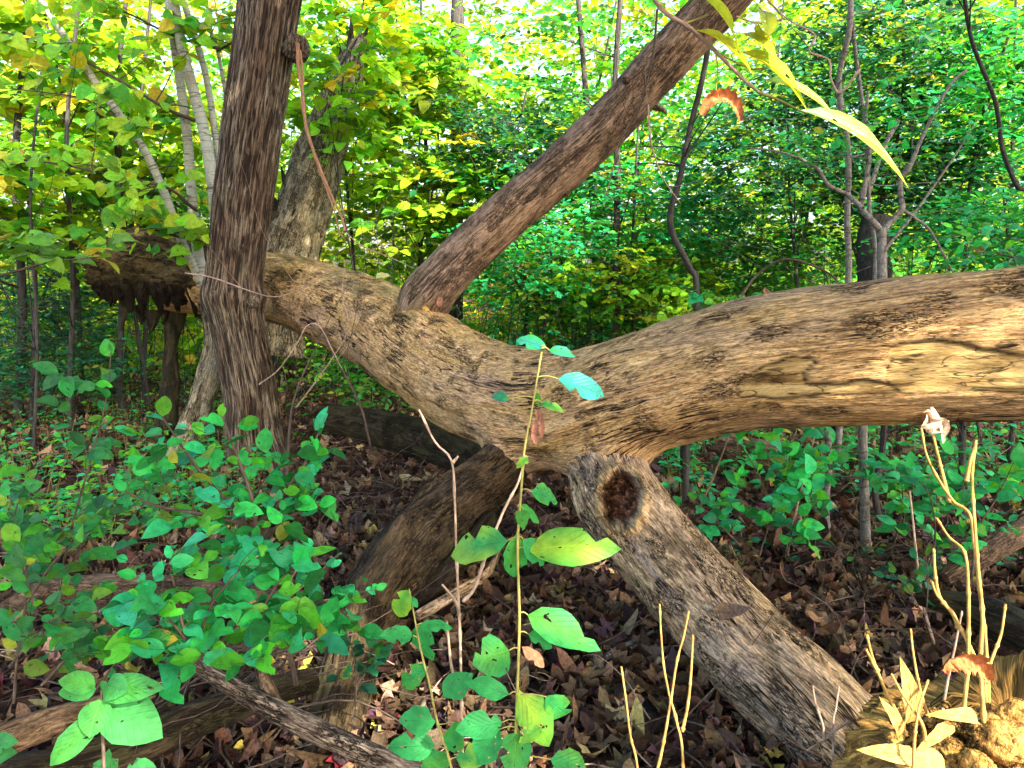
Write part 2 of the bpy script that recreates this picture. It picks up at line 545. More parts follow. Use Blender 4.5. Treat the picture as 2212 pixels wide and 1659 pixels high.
def lobed_tpl(seed=0, crumple=0.12, curl=0.5, lobes=5):
    """lobed (maple-like) dry leaf: fan of triangles round an inner ring"""
    r = np.random.default_rng(seed)
    n = lobes * 2 + 1
    ang = np.linspace(-2.55, 2.55, n) 
    V, UV = [[0, 0.35, 0]], [[0.5, 0.35]]
    for k, a in enumerate(ang):
        rad = (0.62 if k % 2 else 0.34) * r.uniform(0.85, 1.1)
        if k in (0, n - 1): rad = 0.36
        x, y = math.sin(a) * rad, 0.35 + math.cos(a) * rad
        z = curl * rad * rad * r.uniform(0.2, 1.3) + crumple * r.normal()
        V.append([x, y, z]); UV.append([0.5 + x, y])
    F = [[0, k + 2, k + 1] for k in range(n - 1)]
    return np.array(V), np.array(F), np.array(UV)

_h = np.array([[0, 0, 0], [0.27, 0.3, 0.06], [0.22, 0.72, 0.03], [0, 1, -0.08], [-0.22, 0.72, 0.03], [-0.27, 0.3, 0.06]])
LOW = (_h, np.array([[0, 1, 2, 3], [0, 3, 4, 5]]), np.stack([0.5 + _h[:, 0], _h[:, 1]], 1))
_hw = _h * np.array([1.35, 1, 1])
LOWW = (_hw, LOW[1], LOW[2])
MED = [leaf_tpl(0.56, 'oval', 4, 0.25, 0.3, 0.06, 0.2, s, notch=s % 2) for s in range(3)]
OVAL = [leaf_tpl(0.58 + 0.03 * (s % 4), 'oval', 7, 0.16 + 0.06 * (s % 3), c, 0.04, tw, s, notch=nt) for s, (c, tw, nt) in enumerate([(0.2, 0, 0), (0.45, 0.5, 1), (0.1, -0.4, 0), (0.6, 0.2, 2), (0.3, -0.2, 1), (0.05, 0.1, 0), (0.8, 0.6, 0), (0.3, -0.7, 0)])]
HEART = [leaf_tpl(0.86, 'heart', 6, 0.16, c, 0.05, tw, 20 + s, notch=nt) for s, (c, tw, nt) in enumerate([(0.2, 0, 0), (0.5, 0.4, 0), (0.1, -0.5, 1), (0.7, 0.2, 0)])]
LONG = [leaf_tpl(0.34, 'long', 7, 0.5, 0.5, 0.06, 0.6, 40 + s) for s in range(3)]
DRY = [leaf_tpl(0.62, 'oval', 5, 0.6, 1.2 * (-1) ** s, 0.15, 0.8, 60 + s, crumple=0.06) for s in range(4)] + [leaf_tpl(0.7, 'oval', 4, 0.9, 2.0 * (-1) ** s, 0.25, 1.6, 70 + s, crumple=0.09) for s in range(3)] + \
      [lobed_tpl(80 + s, 0.10, 0.7, 5) for s in range(4)] + [lobed_tpl(90 + s, 0.16, 1.1, 4) for s in range(2)]
DRY = [(v - np.array([0, 0.4, 0]), f, u) for v, f, u in DRY]

def basis(d, nrm):
    y = d / np.maximum(np.linalg.norm(d, axis=1), 1e-9)[:, None]
    z = nrm - y * np.sum(nrm * y, 1)[:, None]
    z /= np.maximum(np.linalg.norm(z, axis=1), 1e-9)[:, None]
    x = np.cross(y, z)
    return np.stack([x, y, z], -1)       # columns

class Leaves:
    """gathers leaf placements (position, direction, normal, size, colour)"""
    def __init__(self):
        self.p, self.d, self.n, self.s, self.c = [], [], [], [], []
    def add(self, p, d, n, s, c):
        self.p.append(np.atleast_2d(p)); self.d.append(np.atleast_2d(d)); self.n.append(np.atleast_2d(n))
        self.s.append(np.atleast_1d(s)); self.c.append(np.atleast_2d(c))
    def arrays(self):
        return [np.concatenate(a).astype(float) for a in (self.p, self.d, self.n, self.s, self.c)]
    def mass(self, name, tpls, mat, parent=None, sel=None, uv=True):
        p, d, n, s, c = self.arrays()
        if sel is not None: p, d, n, s, c = p[sel], d[sel], n[sel], s[sel], c[sel]
        if len(p) == 0: return None
        B = basis(d, n)
        Vs, Fs, Us, Cs, off = [], [], [], [], 0
        idx = rng.integers(0, len(tpls), len(p))
        for q, (tv, tf, tu) in enumerate(tpls):
            m = idx == q
            if not m.any(): continue
            V = np.einsum('nij,kj->nki', B[m], tv) * s[m][:, None, None] + p[m][:, None]
            k = len(tv)
            F = tf[None] + (np.arange(m.sum()) * k)[:, None, None] + off
            Vs.append(V.reshape(-1, 3)); Fs.append(F.reshape(-1, tf.shape[1])); Us.append(np.tile(tu, (m.sum(), 1)))
            Cs.append(np.repeat(np.concatenate([c[m], np.ones((m.sum(), 1))], 1), k, 0))
            off += m.sum() * k
        me = mesh_np(name, np.vstack(Vs), np.vstack(Fs), mat, dict(lcol=np.vstack(Cs)), np.vstack(Us) if uv else None, smooth=True)
        o = link(name, me, parent)
        return o
    def singles(self, name, meshes, parent, sel=None, lab=None):
        p, d, n, s, c = self.arrays()
        ii = np.arange(len(p)) if sel is None else sel
        B = basis(d, n)
        org = np.array(ORG.get(parent.name, (0, 0, 0))) if parent is not None else np.zeros(3)
        out = []
        for i in ii:
            o = bpy.data.objects.new(name, meshes[int(rng.integers(0, len(meshes)))])
            M = np.eye(4)
            M[:3, :3] = B[i] * s[i]; M[:3, 3] = p[i] - org
            COL.objects.link(o)
            if parent is not None: o.parent = parent
            o.matrix_basis = Matrix([[float(q) for q in r] for r in M])
            o.color = (*c[i], 1)
            out.append(o)
        return out
    def thing_leaves(self, parent, meshes, tpls, matattr, limit=300, massname='foliage', nm='leaf'):
        """the nearest / largest as single leaves, the rest as one mass"""
        p, d, n, s, c = self.arrays()
        px, py, dep = project(p)
        vis = (px > -60) & (px < PW + 60) & (py > -60) & (py < PH + 60) & (dep > 0.2)
        score = np.where(vis, s / np.maximum(dep, 0.2), -1)
        order = np.argsort(-score)
        one = order[:limit]; one = one[score[one] > 0]
        rest = np.setdiff1d(np.arange(len(p)), one)
        self.singles(nm, meshes, parent, one)
        if len(rest):
            m = self.mass(massname, tpls, matattr, parent, rest)
            kind(m, 'stuff')

def pick(pal, n, jit=0.18):
    """n colours drawn from a weighted palette [(w, (r,g,b))]"""
    w = np.array([a for a, _ in pal], float); w /= w.sum()
    c = np.array([b for _, b in pal])[rng.choice(len(pal), n, p=w)]
    c = c * (1 + jit * rng.normal(size=(n, 1))) * (1 + 0.10 * rng.normal(size=(n, 3)))
    return np.clip(c, 0.002, 0.9)

TEAL = [(5, (0.030, 0.36, 0.075)), (4, (0.035, 0.42, 0.16)), (2, (0.015, 0.15, 0.025)), (2, (0.09, 0.42, 0.03)), (0.25, (0.26, 0.30, 0.03))]
MIDG = [(4, (0.055, 0.31, 0.025)), (3, (0.03, 0.24, 0.06)), (2, (0.10, 0.25, 0.02)), (0.5, (0.26, 0.36, 0.03))]
LIME = [(4, (0.17, 0.42, 0.02)), (3, (0.28, 0.46, 0.02)), (2, (0.07, 0.28, 0.02)), (0.9, (0.46, 0.46, 0.03))]
GOLD = [(4, (0.56, 0.52, 0.04)), (3, (0.40, 0.50, 0.03)), (2, (0.14, 0.36, 0.03)), (0.6, (0.60, 0.42, 0.08))]
DEEP = [(5, (0.022, 0.15, 0.070)), (4, (0.028, 0.20, 0.08)), (2, (0.05, 0.19, 0.02)), (2.5, (0.010, 0.065, 0.035)), (0.8, (0.20, 0.30, 0.03))]
LITTER = [(5, (0.085, 0.050, 0.028)), (4, (0.15, 0.090, 0.048)), (2.2, (0.28, 0.18, 0.10)), (3.0, (0.035, 0.018, 0.014)), (1.0, (0.075, 0.034, 0.042)), (0.7, (0.34, 0.23, 0.13)), (0.25, (0.50, 0.40, 0.07)), (0.08, (0.16, 0.012, 0.02))]

NB = [np.array([0, 0, 1.0])]          # which way the leaves of the plant being built mostly face
def twig_leaves(L, C, size, pal, step, upn=0.5, droop=0.0, start=0.15, flat=True):
    """alternate leaves along a twig polyline C"""
    seg = np.linalg.norm(np.diff(C, axis=0), axis=1)
    cum = np.concatenate([[0], np.cumsum(seg)])
    tot = cum[-1]
    ss = np.arange(tot * start, tot, step)
    if len(ss) == 0: return
    ss = np.append(ss, tot)
    p = np.stack([np.interp(ss, cum, C[:, k]) for k in range(3)], 1)
    T = np.gradient(C, axis=0); T /= np.linalg.norm(T, axis=1)[:, None]
    t = np.stack([np.interp(ss, cum, T[:, k]) for k in range(3)], 1)
    side = np.cross(t, [0, 0, 1.0]); side /= np.maximum(np.linalg.norm(side, axis=1), 1e-3)[:, None]
    sg = np.where(np.arange(len(ss)) % 2 == 0, 1.0, -1.0)[:, None]
    sg[-1] = 0
    d = t * rng.uniform(0.3, 0.9, (len(ss), 1)) + side * sg + rng.normal(size=(len(ss), 3)) * 0.25
    d[:, 2] -= droop
    n = NB[0] + rng.normal(size=(len(ss), 3)) * upn
    L.add(p, d, n, size * rng.uniform(0.42, 1.22, len(ss)), pick(pal, len(ss)))

def rand_dir(up=0.3, spread=1.0):
    v = rng.normal(size=3) * spread
    v[2] = abs(v[2]) * 0.5 + up
    return v / np.linalg.norm(v)

def grow_twig(p, d, length, n=5, sag=0.25, wob=0.12):
    pts = [p]
    v = d / np.linalg.norm(d)
    for k in range(n - 1):
        v = v + rng.normal(size=3) * wob + np.array([0, 0, -sag / n])
        v /= np.linalg.norm(v)
        pts.append(pts[-1] + v * length / (n - 1))
    return np.array(pts)

def branchy(T, L, C, r, nbr, blen, size, pal, step, t0=0.2, lvl=1, up=0.2, sag=0.3, upn=0.5, droop=0.1, na=4, towards=None):
    """side branches with leafy twigs off limb C"""
    for k in range(nbr):
        u = t0 + (1 - t0) * (k + rng.uniform(0, 1)) / nbr
        i = u * (len(C) - 1)
        j = int(min(i, len(C) - 2)); f = i - j
        p = C[j] * (1 - f) + C[j + 1] * f
        d = rand_dir(up)
        if towards is not None: d = d + towards * rng.uniform(0.2, 0.9)
        l = blen * rng.uniform(0.5, 1.2) * (1.15 - 0.6 * u)
        tw = grow_twig(p, d, l, 5, sag)
        rr = max(0.0012, r * 0.45 * (1 - 0.5 * u))
        T.add(tw, rr, rr * 0.35, na, 5)
        if lvl > 0:
            branchy(T, L, tw, rr, max(2, int(l / 0.16)), blen * 0.45, size, pal, step, 0.25, lvl - 1, up * 0.5, sag, upn, droop, 3)
        twig_leaves(L, tw[2:] if lvl > 0 else tw, size, pal, step, upn, droop)

# ------------------------------------------------------------------ materials
M_LOG = wood_mat('weathered_wood', (0.72, 0.46, 0.20), (0.38, 0.20, 0.075), (0.030, 0.015, 0.007), (0.30, 0.20, 0.14), crack=1.0, stain=0.2, motamt=0.3, gates=(0.53, 0.55), moss=0.75, bump=0.010, warm=(0.50, 0.30, 0.09))
M_BRANCH = wood_mat('brown_branch_wood', (0.36, 0.235, 0.15), (0.17, 0.10, 0.062), (0.028, 0.016, 0.011), (0.19, 0.135, 0.115), crack=0.9, stain=0.4, moss=0.5)
M_LEG = wood_mat('furrowed_grey_wood', (0.76, 0.54, 0.29), (0.36, 0.21, 0.10), (0.018, 0.010, 0.006), (0.46, 0.35, 0.28), streak=(60, 60, 4.0), crack=1.0, moss=0.7, bump=0.016, stain=0.5, warm=(0.42, 0.29, 0.14))
M_DARKLOG = wood_mat('dark_rotting_wood', (0.060, 0.040, 0.022), (0.018, 0.011, 0.007), (0.007, 0.005, 0.004), (0.032, 0.028, 0.024), crack=1.0, moss=0.9, bump=0.012)
M_SNAG = wood_mat('silvered_snag_wood', (0.46, 0.38, 0.23), (0.21, 0.16, 0.095), (0.02, 0.013, 0.009), (0.12, 0.14, 0.14), crack=1.0, moss=0.5, bump=0.015)
M_BARK = bark_mat('ridged_bark', (0.36, 0.29, 0.20), (0.085, 0.055, 0.035), (80, 80, 5), 0.012, tint=(0.12, 0.068, 0.042), ridges=True)
M_SMOOTH = bark_mat('smooth_grey_bark', (0.40, 0.38, 0.30), (0.26, 0.26, 0.21), (20, 20, 14), 0.002, tint=(0.34, 0.36, 0.29), bands=True)
M_TWIG = bark_mat('twig_bark', (0.13, 0.095, 0.07), (0.035, 0.025, 0.02), (60, 60, 20), 0.002)
M_GREYTWIG = bark_mat('grey_stem_bark', (0.26, 0.24, 0.21), (0.09, 0.08, 0.075), (60, 60, 20), 0.003, bands=True)
M_BGTRUNK = bark_mat('dark_trunk_bark', (0.075, 0.068, 0.062), (0.016, 0.014, 0.013), (40, 40, 8), 0.01)
M_STRAW = bark_mat('straw_stalk', (0.52, 0.34, 0.10), (0.30, 0.15, 0.04), (120, 120, 40), 0.001)
M_PINKTWIG = bark_mat('pinkish_dry_twig', (0.45, 0.33, 0.24), (0.20, 0.12, 0.08), (120, 120, 40), 0.001)
M_GREENSTEM = bark_mat('green_stem', (0.34, 0.33, 0.09), (0.22, 0.17, 0.06), (120, 120, 30), 0.001)
M_VINE = bark_mat('hanging_bark_strip', (0.42, 0.22, 0.11), (0.17, 0.075, 0.035), (90, 90, 10), 0.003)
M_ROTTEN = wood_mat('crumbling_yellow_wood', (0.62, 0.37, 0.09), (0.36, 0.17, 0.04), (0.04, 0.016, 0.006), (0.40, 0.20, 0.06), streak=(40, 40, 18), crack=0.9, moss=0.5, bump=0.012)
M_LEAF = leaf_mat('leaf_surface', 'attr', veins=False, transl=0.45, gloss=0.42)
M_LEAFV = leaf_mat('veined_leaf_surface', 'attr', veins=True, transl=0.42, gloss=0.40)
M_LEAFO = leaf_mat('veined_leaf', 'obj', veins=True, transl=0.42, gloss=0.40, holes=True)
M_DRY = leaf_mat('dry_leaf_surface', 'attr', veins=True, transl=0.12, gloss=0.7, dry=True, spec=0.2)
M_DRYO = leaf_mat('dry_leaf', 'obj', veins=True, transl=0.12, gloss=0.7, dry=True, spec=0.2)

def soil_mat():
    t = NT('forest_soil')
    p = t.n('ShaderNodeNewGeometry').outputs['Position']
    v = t.n('ShaderNodeTexVoronoi'); t.l(p, v.inputs['Vector']); v.inputs['Scale'].default_value = 22
    w = t.n('ShaderNodeTexWhiteNoise'); t.l(v.outputs['Position'], w.inputs['Vector'])
    col = t.ramp(w.outputs['Value'], [(0.0, (0.02, 0.012, 0.010)), (0.4, (0.060, 0.030, 0.020)), (0.8, (0.12, 0.06, 0.035)), (1.0, (0.19, 0.11, 0.06))])
    col = t.mix(t.ramp(t.noise(p, 3, 5, 0.6), [(0.4, 0.0), (0.65, 0.85)]), col, (0.018, 0.013, 0.012))
    return t.finish(col, 0.95, t.bump(t.math('ADD', v.outputs['Distance'], t.noise(p, 60, 4, 0.7)), 0.02), 0.1)

OVAL_ME = [mesh_np('leaf', v, f, M_LEAFO, uv=u) for v, f, u in OVAL]
HEART_ME = [mesh_np('leaf', v, f, M_LEAFO, uv=u) for v, f, u in HEART]
LONG_ME = [mesh_np('leaf', v, f, M_LEAFO, uv=u) for v, f, u in LONG]
DRY_ME = [mesh_np('dry_leaf', v, f, M_DRYO, uv=u) for v, f, u in DRY]

# ------------------------------------------------------------------ forest floor
def gz(x, y):
    q = np.stack([np.asarray(x, float).ravel() * 0.6, np.asarray(y, float).ravel() * 0.6, np.zeros(np.size(x))], 1)
    z = 0.07 * fbm(q, 3) + 0.02 * pn(q * 5.1)
    far = np.clip(np.asarray(y, float).ravel() - 9, 0, 60)
    return (z + 0.012 * far).reshape(np.shape(x))

def axis(a, b, c, n, ext):
    core = np.linspace(a, b, n)
    return core

xs = np.concatenate([-np.geomspace(200, 8, 14), np.linspace(-7.9, 7.9, 220), np.geomspace(8, 200, 14)])
ys = np.concatenate([-np.geomspace(200, 1.1, 14), np.linspace(-1, 12, 190), np.geomspace(12.2, 260, 26)])
X, Y = np.meshgrid(xs, ys, indexing='ij')
Z = gz(X, Y) + 0.010 * pn(np.stack([X.ravel() * 9, Y.ravel() * 9, 0 * X.ravel()], 1)).reshape(X.shape)
ni, nj = X.shape
ii, jj = np.meshgrid(np.arange(ni - 1), np.arange(nj - 1), indexing='ij')
a = (ii * nj + jj).ravel()
floor = link('forest_floor', mesh_np('forest_floor', np.stack([X, Y, Z], -1).reshape(-1, 3), np.stack([a, a + nj, a + nj + 1, a + 1], -1), soil_mat()))
kind(floor, 'structure')
floor['label'] = 'dark forest floor under brown fallen leaves'

# ------------------------------------------------------------------ the fallen tree
ROWS = [(380, 600, 7.25, .34), (440, 605, 7.1, .34), (600, 625, 6.75, .315), (700, 655, 6.3, .33), (850, 722, 5.5, .345), (1000, 822, 4.7, .315), (1120, 868, 4.2, .30),
        (1250, 885, 3.85, .31), (1400, 843, 3.5, .285), (1600, 792, 3.15, .272), (1850, 761, 2.85, .272), (2212, 738, 2.6, .278), (2500, 715, 2.45, .28), (2900, 690, 2.4, .28)]
trunk_p = px_path(ROWS)
branch_p = px_path([(905, 742, 5.38, .12), (918, 655, 5.14, .185), (950, 606, 5.02, .17), (1010, 545, 4.95, .163), (1110, 452, 4.85, .158), (1300, 283, 4.7, .147), (1420, 150, 4.6, .150), (1548, 10, 4.5, .145), (1760, -230, 4.35, .13)])
leg_p = px_path([(1262, 905, 3.98, .13), (1298, 1005, 3.70, .165), (1328, 1060, 3.48, .195), (1375, 1135, 3.25, .195), (1440, 1215, 3.07, .182), (1590, 1380, 2.72, .182), (1735, 1515, 2.45, .175), (1865, 1650, 2.25, .16), (2010, 1830, 2.05, .13)])
leg2_p = px_path([(1150, 920, 4.12, .12), (1080, 1020, 4.0, .15), (985, 1090, 3.75, .165), (880, 1180, 3.4, .165), (785, 1320, 3.0, .125), (745, 1480, 2.68, .095), (710, 1640, 2.42, .085), (680, 1720, 2.3, .08)])
CH = [catmull(trunk_p, 34), catmull(branch_p, 12), catmull(leg_p, 14), catmull(leg2_p, 14)]

def poly_sd(poly, x, y):
    """signed distance in pixels, negative inside"""
    P_ = np.array(poly, float); Q_ = np.roll(P_, -1, 0)
    d = np.full(len(x), 1e9); ins = np.zeros(len(x), bool)
    for (ax, ay), (bx, by) in zip(P_, Q_):
        ex, ey = bx - ax, by - ay
        t = np.clip(((x - ax) * ex + (y - ay) * ey) / (ex * ex + ey * ey), 0, 1)
        d = np.minimum(d, np.hypot(x - ax - t * ex, y - ay - t * ey))
        c = ((ay > y) != (by > y)) & (x < (bx - ax) * (y - ay) / (by - ay + 1e-9) + ax)
        ins ^= c
    return np.where(ins, -d, d)

PATCH = [[(1921, 746), (1965, 737), (2021, 733), (2080, 742), (2128, 755), (2212, 766), (2400, 770), (2400, 850), (2212, 848), (2108, 843), (1958, 851), (1915, 822), (1926, 783)],
         [(1591, 832), (1612, 812), (1648, 793), (1715, 771), (1758, 773), (1760, 785), (1741, 803), (1748, 828), (1810, 828), (1875, 821), (1925, 832), (1941, 848), (1780, 852), (1708, 860), (1602, 856)],
         [(1700, 700), (1760, 690), (1900, 700), (1880, 712), (1760, 716)]]
KN = (1341, 1076)
def trunk_only(x, y):
    return (y < 800) * 1.0
def fallen_post(V, g):
    x, y, d = project(V)
    dc = np.interp(x, [r[0] for r in ROWS], [r[2] for r in ROWS])
    front = d < dc
    nz = fbm(g * np.array([30, 30, 12.0]), 3)
    # knot hole: a raised lip round a deep pit
    rho = np.hypot((x - KN[0]) / 48, (y - KN[1]) / 62) * (1 + 0.10 * nz + 0.22 * fbm(V * 14, 2))
    near = d < 3.75
    pit = np.where(near, 1 - sstep(0.72, 0.98, rho), 0)
    lip = np.where(near, np.exp(-((rho - 1.12) / 0.17) ** 2), 0)
    push = pit * 0.13 + pit * 0.02 * nz - lip * 0.045
    V = V + ((V - CAM) / np.linalg.norm(V - CAM, axis=1)[:, None]) * push[:, None]
    # pale inner wood where skin has come away
    pa = 0.55 * lip; ed = 0.5 * sstep(-1000, -500, -x) * sstep(-0.15, 0.40, fbm(g * np.array([7, 7, 2.5]), 4)) * (trunk_only(x, y))
    for k, pl in enumerate(PATCH):
        sd = poly_sd(pl, x, y) + 7 * nz
        m = np.where(front & (d < 3.6), 1 - sstep(-1.5, 1.5, sd), 0)
        if k < 2: pa = np.maximum(pa, m)
        ed = np.maximum(ed, np.where(front & (d < 3.6), np.exp(-(sd / 3.6) ** 2), 0) * (0.95 if k < 2 else 0.6))
    V = V + FWD * (pa * 0.009 + ed * 0.006)[:, None]
    up = np.clip((V[:, 2] - np.interp(x, [r[0] for r in ROWS], trunk_p[:, 2])) / 0.3, -1, 1)
    green = np.where(x < 900, sstep(0.1, 0.9, up), 0.35 * sstep(0.5, 1, up))
    green = np.maximum(green, np.where(y > 1000, 0.45 * sstep(0.0, 1.0, fbm(g * 3, 2) + 0.3), 0))
    mask = np.stack([pit, pa * (1 - pit), green, np.ones(len(V))], 1)
    return V, dict(mask=mask, edge=ed)

def log_disp(amp=1.0, furrow=0.0, lump=0.03):
    def f(g, S, TH, R):
        a = fbm(g * np.array([4.5, 4.5, 1.6]), 4) * lump
        b = fbm(g * np.array([20, 20, 2.2]), 4, 0.6) * 0.011 * amp
        rr = ridge(g * np.array([11, 11, 0.8]) + 3.3, 3)
        c = -sstep(0.80, 0.98, rr) * (0.010 + furrow) * sstep(-0.1, 0.25, fbm(g * np.array([3, 3, 1.0]) + 7, 2))
        e = -furrow * sstep(0.55, 0.9, ridge(g * np.array([22, 22, 1.6]) + 8.3, 2))
        return a + b + c + e
    return f

# rims of the flaked patches are open dark cracks
t_ = M_LOG.node_tree
def add_edge(mat):
    nt = mat.node_tree
    bsdf = nt.nodes['Principled BSDF']
    src = bsdf.inputs['Base Color'].links[0].from_socket
    at = nt.nodes.new('ShaderNodeAttribute'); at.attribute_name = 'edge'
    mx = nt.nodes.new('ShaderNodeMix'); mx.data_type = 'RGBA'
    nt.links.new(at.outputs['Fac'], mx.inputs[0]); nt.links.new(src, mx.inputs[6]); mx.inputs[7].default_value = (0.012, 0.007, 0.004, 1)
    nt.links.new(mx.outputs[2], bsdf.inputs['Base Color'])
add_edge(M_LOG)
M_MOSSLEG = wood_mat('mossy_brown_wood', (0.12, 0.078, 0.038), (0.042, 0.026, 0.013), (0.008, 0.005, 0.004), (0.05, 0.04, 0.032), streak=(40, 40, 4), crack=1.0, moss=0.95, bump=0.014, stain=0.6)

ft = thing('fallen_tree', 'huge barkless fallen tree bent like a bow, propped on two limbs', 'fallen tree', trunk_p[7, :3] * [1, 1, 0])
V, F, A = big_tube(trunk_p, 680, 220, log_disp(0.7, 0.0, 0.034), [CH[0], CH[2], CH[3]], 0, 0.11, 0.0, post=fallen_post)
link('trunk', mesh_np('trunk', V, F, M_LOG, A), ft)
V, F, A = big_tube(branch_p, 360, 110, log_disp(0.8, 0.002, 0.022), None, 1, 0.03, 20, post=fallen_post)
o = link('branch', mesh_np('branch', V, F, M_BRANCH, A), ft); o['label'] = 'brown limb slanting up to the right'
V, F, A = big_tube(leg_p, 420, 170, log_disp(1.3, 0.017, 0.028), [CH[0], CH[2], CH[3]], 1, 0.11, 40, post=fallen_post)
o = link('branch', mesh_np('branch', V, F, M_LEG, A), ft); o['label'] = 'furrowed grey limb with knot hole slanting down to the ground'
V, F, A = big_tube(leg2_p, 300, 120, log_disp(1.5, 0.012, 0.06), [CH[0], CH[2], CH[3]], 2, 0.11, 60, post=fallen_post)
o = link('branch', mesh_np('branch', V, F, M_MOSSLEG, A), ft); o['label'] = 'dark mossy limb slanting down to the left'

# torn root end: a hollow shell with a ragged hanging fringe
def root_shell():
    n, m = 150, 120
    ax = catmull(px_path([(520, 606, 6.95, .33), (430, 590, 7.1, .37), (340, 582, 7.2, .40), (262, 590, 7.3, .33), (222, 606, 7.35, .22)]), n)
    C, R0 = ax[:, :3], ax[:, 3]
    T, N, B = frames(C)
    Vo = np.zeros((n, m, 3)); Vi = np.zeros((n, m, 3))
    u = np.linspace(0, 1, n)
    fr = 0.10 + 0.55 * np.clip(fbm(np.stack([u * 11, u * 0, u * 0 + 2], 1), 5, 0.75) + 0.30, 0, 1) * np.sin(np.pi * np.clip(u * 1.05, 0, 1)) ** 0.6
    fr2 = 0.10 + 0.30 * np.clip(fbm(np.stack([u * 9, u * 0, u * 0 + 9], 1), 5, 0.75) + 0.3, 0, 1)
    vv = np.linspace(-1, 1, m)
    for j, v in enumerate(vv):
        arc = np.clip(abs(v) / 0.62, 0, 1) * math.radians(100)
        sgn = np.sign(v)
        ext = np.clip((abs(v) - 0.62) / 0.38, 0, 1)
        g_ = np.stack([np.cos(arc) * np.ones(n) * 4, np.full(n, sgn * math.sin(arc) * 4 + ext), u * 8], 1)
        nn = fbm(g_ * 0.7, 4, 0.5) * 0.12 + fbm(g_ * np.array([3, 3, 2.2]), 4, 0.6) * 0.05
        for S_, th_, k in ((Vo, 0.0, 1), (Vi, -0.07, 1)):
            R = R0 + nn + th_
            p = C + N * (np.cos(arc) * R)[:, None] + B * (sgn * np.sin(arc) * R)[:, None]
            drop = ext * (fr if sgn < 0 else fr2)
            p[:, 2] -= drop
            p += B * (-sgn * 0.10 * ext)[..., None] if np.ndim(ext) else B * (-sgn * 0.10 * ext)
            S_[:, j] = p
    thin = np.clip((np.abs(vv) - 0.62) / 0.38, 0, 1)[None, :, None]
    Vi = Vi * (1 - 0.8 * thin) + Vo * 0.8 * thin
    V = np.vstack([Vo.reshape(-1, 3), Vi.reshape(-1, 3)])
    i, j = np.meshgrid(np.arange(n - 1), np.arange(m - 1), indexing='ij')
    a = (i * m + j).ravel()
    Fo = np.stack([a, a + 1, a + m + 1, a + m], 1)
    Fi = np.stack([a + m, a + m + 1, a + 1, a], 1) + n * m
    E = []
    for i in range(n - 1):
        for c in (0, m - 1):
            E.append([i * m + c, (i + 1) * m + c, n * m + (i + 1) * m + c, n * m + i * m + c])
    for j in range(m - 1):
        for r in (0, n - 1):
            E.append([r * m + j, r * m + j + 1, n * m + r * m + j + 1, n * m + r * m + j])
    vg = np.tile(np.tile(vv * 1.1, n), 2); ug = np.tile(np.repeat(u * 1.3, m), 2)
    ex_ = np.tile(np.tile(np.clip((np.abs(vv) - 0.50) / 0.3, 0, 1), n), 2)
    g = np.stack([np.cos(vg * 2) * .4, np.sin(vg * 2) * .4 + 0.3 * vg, ug], 1)
    mask = np.stack([0 * ex_, 0 * V[:, 0], np.concatenate([np.repeat([[0.7]], n * m, 0).ravel(), np.zeros(n * m)]), np.ones(len(V))], 1)
    return mesh_np('root_shell', V, np.vstack([Fo, Fi, np.array(E)]), M_DARKBARK, dict(grain=g, mask=mask, edge=0.93 * ex_))
M_DARKBARK = wood_mat('crumbled_bark', (0.27, 0.17, 0.07), (0.11, 0.065, 0.03), (0.010, 0.006, 0.004), (0.09, 0.065, 0.04), streak=(16, 16, 9), crack=0.9, moss=0.7, bump=0.03)
add_edge(M_DARKBARK)
link('root_shell', root_shell(), ft)
def strut(rows, mat, nl=140, na=40, lump=0.05, parent=ft, name='root', furrow=0.02):
    V, F, A = big_tube(px_path(rows), nl, na, log_disp(1.0, furrow, lump), goff=rng.uniform(5, 90))
    A['mask'] = np.zeros((len(V), 4)) + [0, 0, 0.3, 1]
    return link(name, mesh_np(name, V, F, mat, A), parent)
strut([(450, 640, 6.9, .10), (462, 720, 6.8, .085), (455, 800, 6.7, .10), (430, 880, 6.5, .12), (408, 960, 6.4, .17), (395, 1010, 6.3, .2)], M_SNAG)
strut([(395, 640, 7.3, .10), (375, 700, 7.3, .08), (368, 760, 7.2, .065), (365, 850, 7.0, .08), (360, 930, 6.8, .1)], M_DARKLOG)
for k, (a, b, c, d, w) in enumerate([(270, 640, 262, 712, .03), (300, 660, 305, 700, .04), (330, 670, 322, 722, .05), (350, 660, 352, 700, .03), (235, 625, 215, 650, .03), (410, 640, 440, 700, .06)]):
    strut([(a, b, 7.2, w * 1.6), ((a + c) / 2 + 3, (b + d) / 2, 7.2, w), (c, d, 7.15, .006)], M_DARKLOG, 40, 18, 0.03, ft, 'splinter')

# stubs, flakes and a bark fringe on the big pieces
def stub(p, d, r, l, mat, parent, name='stub'):
    d = np.array(d, float); d /= np.linalg.norm(d)
    p = np.array(p)
    pts = np.array([p - d * 0.04, p + d * l * 0.4, p + d * l * 0.8 + [0, 0, 0.01], p + d * l])
    V, F, A = big_tube(np.hstack([pts, [[r * 1.5], [r], [r * 0.8], [r * 0.3]]]), 22, 16, log_disp(0.6, 0.0, r * 0.4), goff=rng.uniform(0, 60))
    A['mask'] = np.zeros((len(V), 4)) + [0, 0, 0, 1]
    return link(name, mesh_np(name, V, F, mat, A), parent)
stub(P(1405, 225, 4.62), [0.7, -0.4, -0.5], .022, .12, M_BRANCH, ft)
stub(P(1215, 405, 4.75), [0.5, -0.2, -0.8], .02, .07, M_BRANCH, ft)
stub(P(1620, 1385, 2.58), [-0.1, -0.6, 0.7], .014, .06, M_DARKLOG, ft)
stub(P(1355, 175, 4.52), [-0.3, -0.8, 0.2], .024, .04, M_BRANCH, ft)

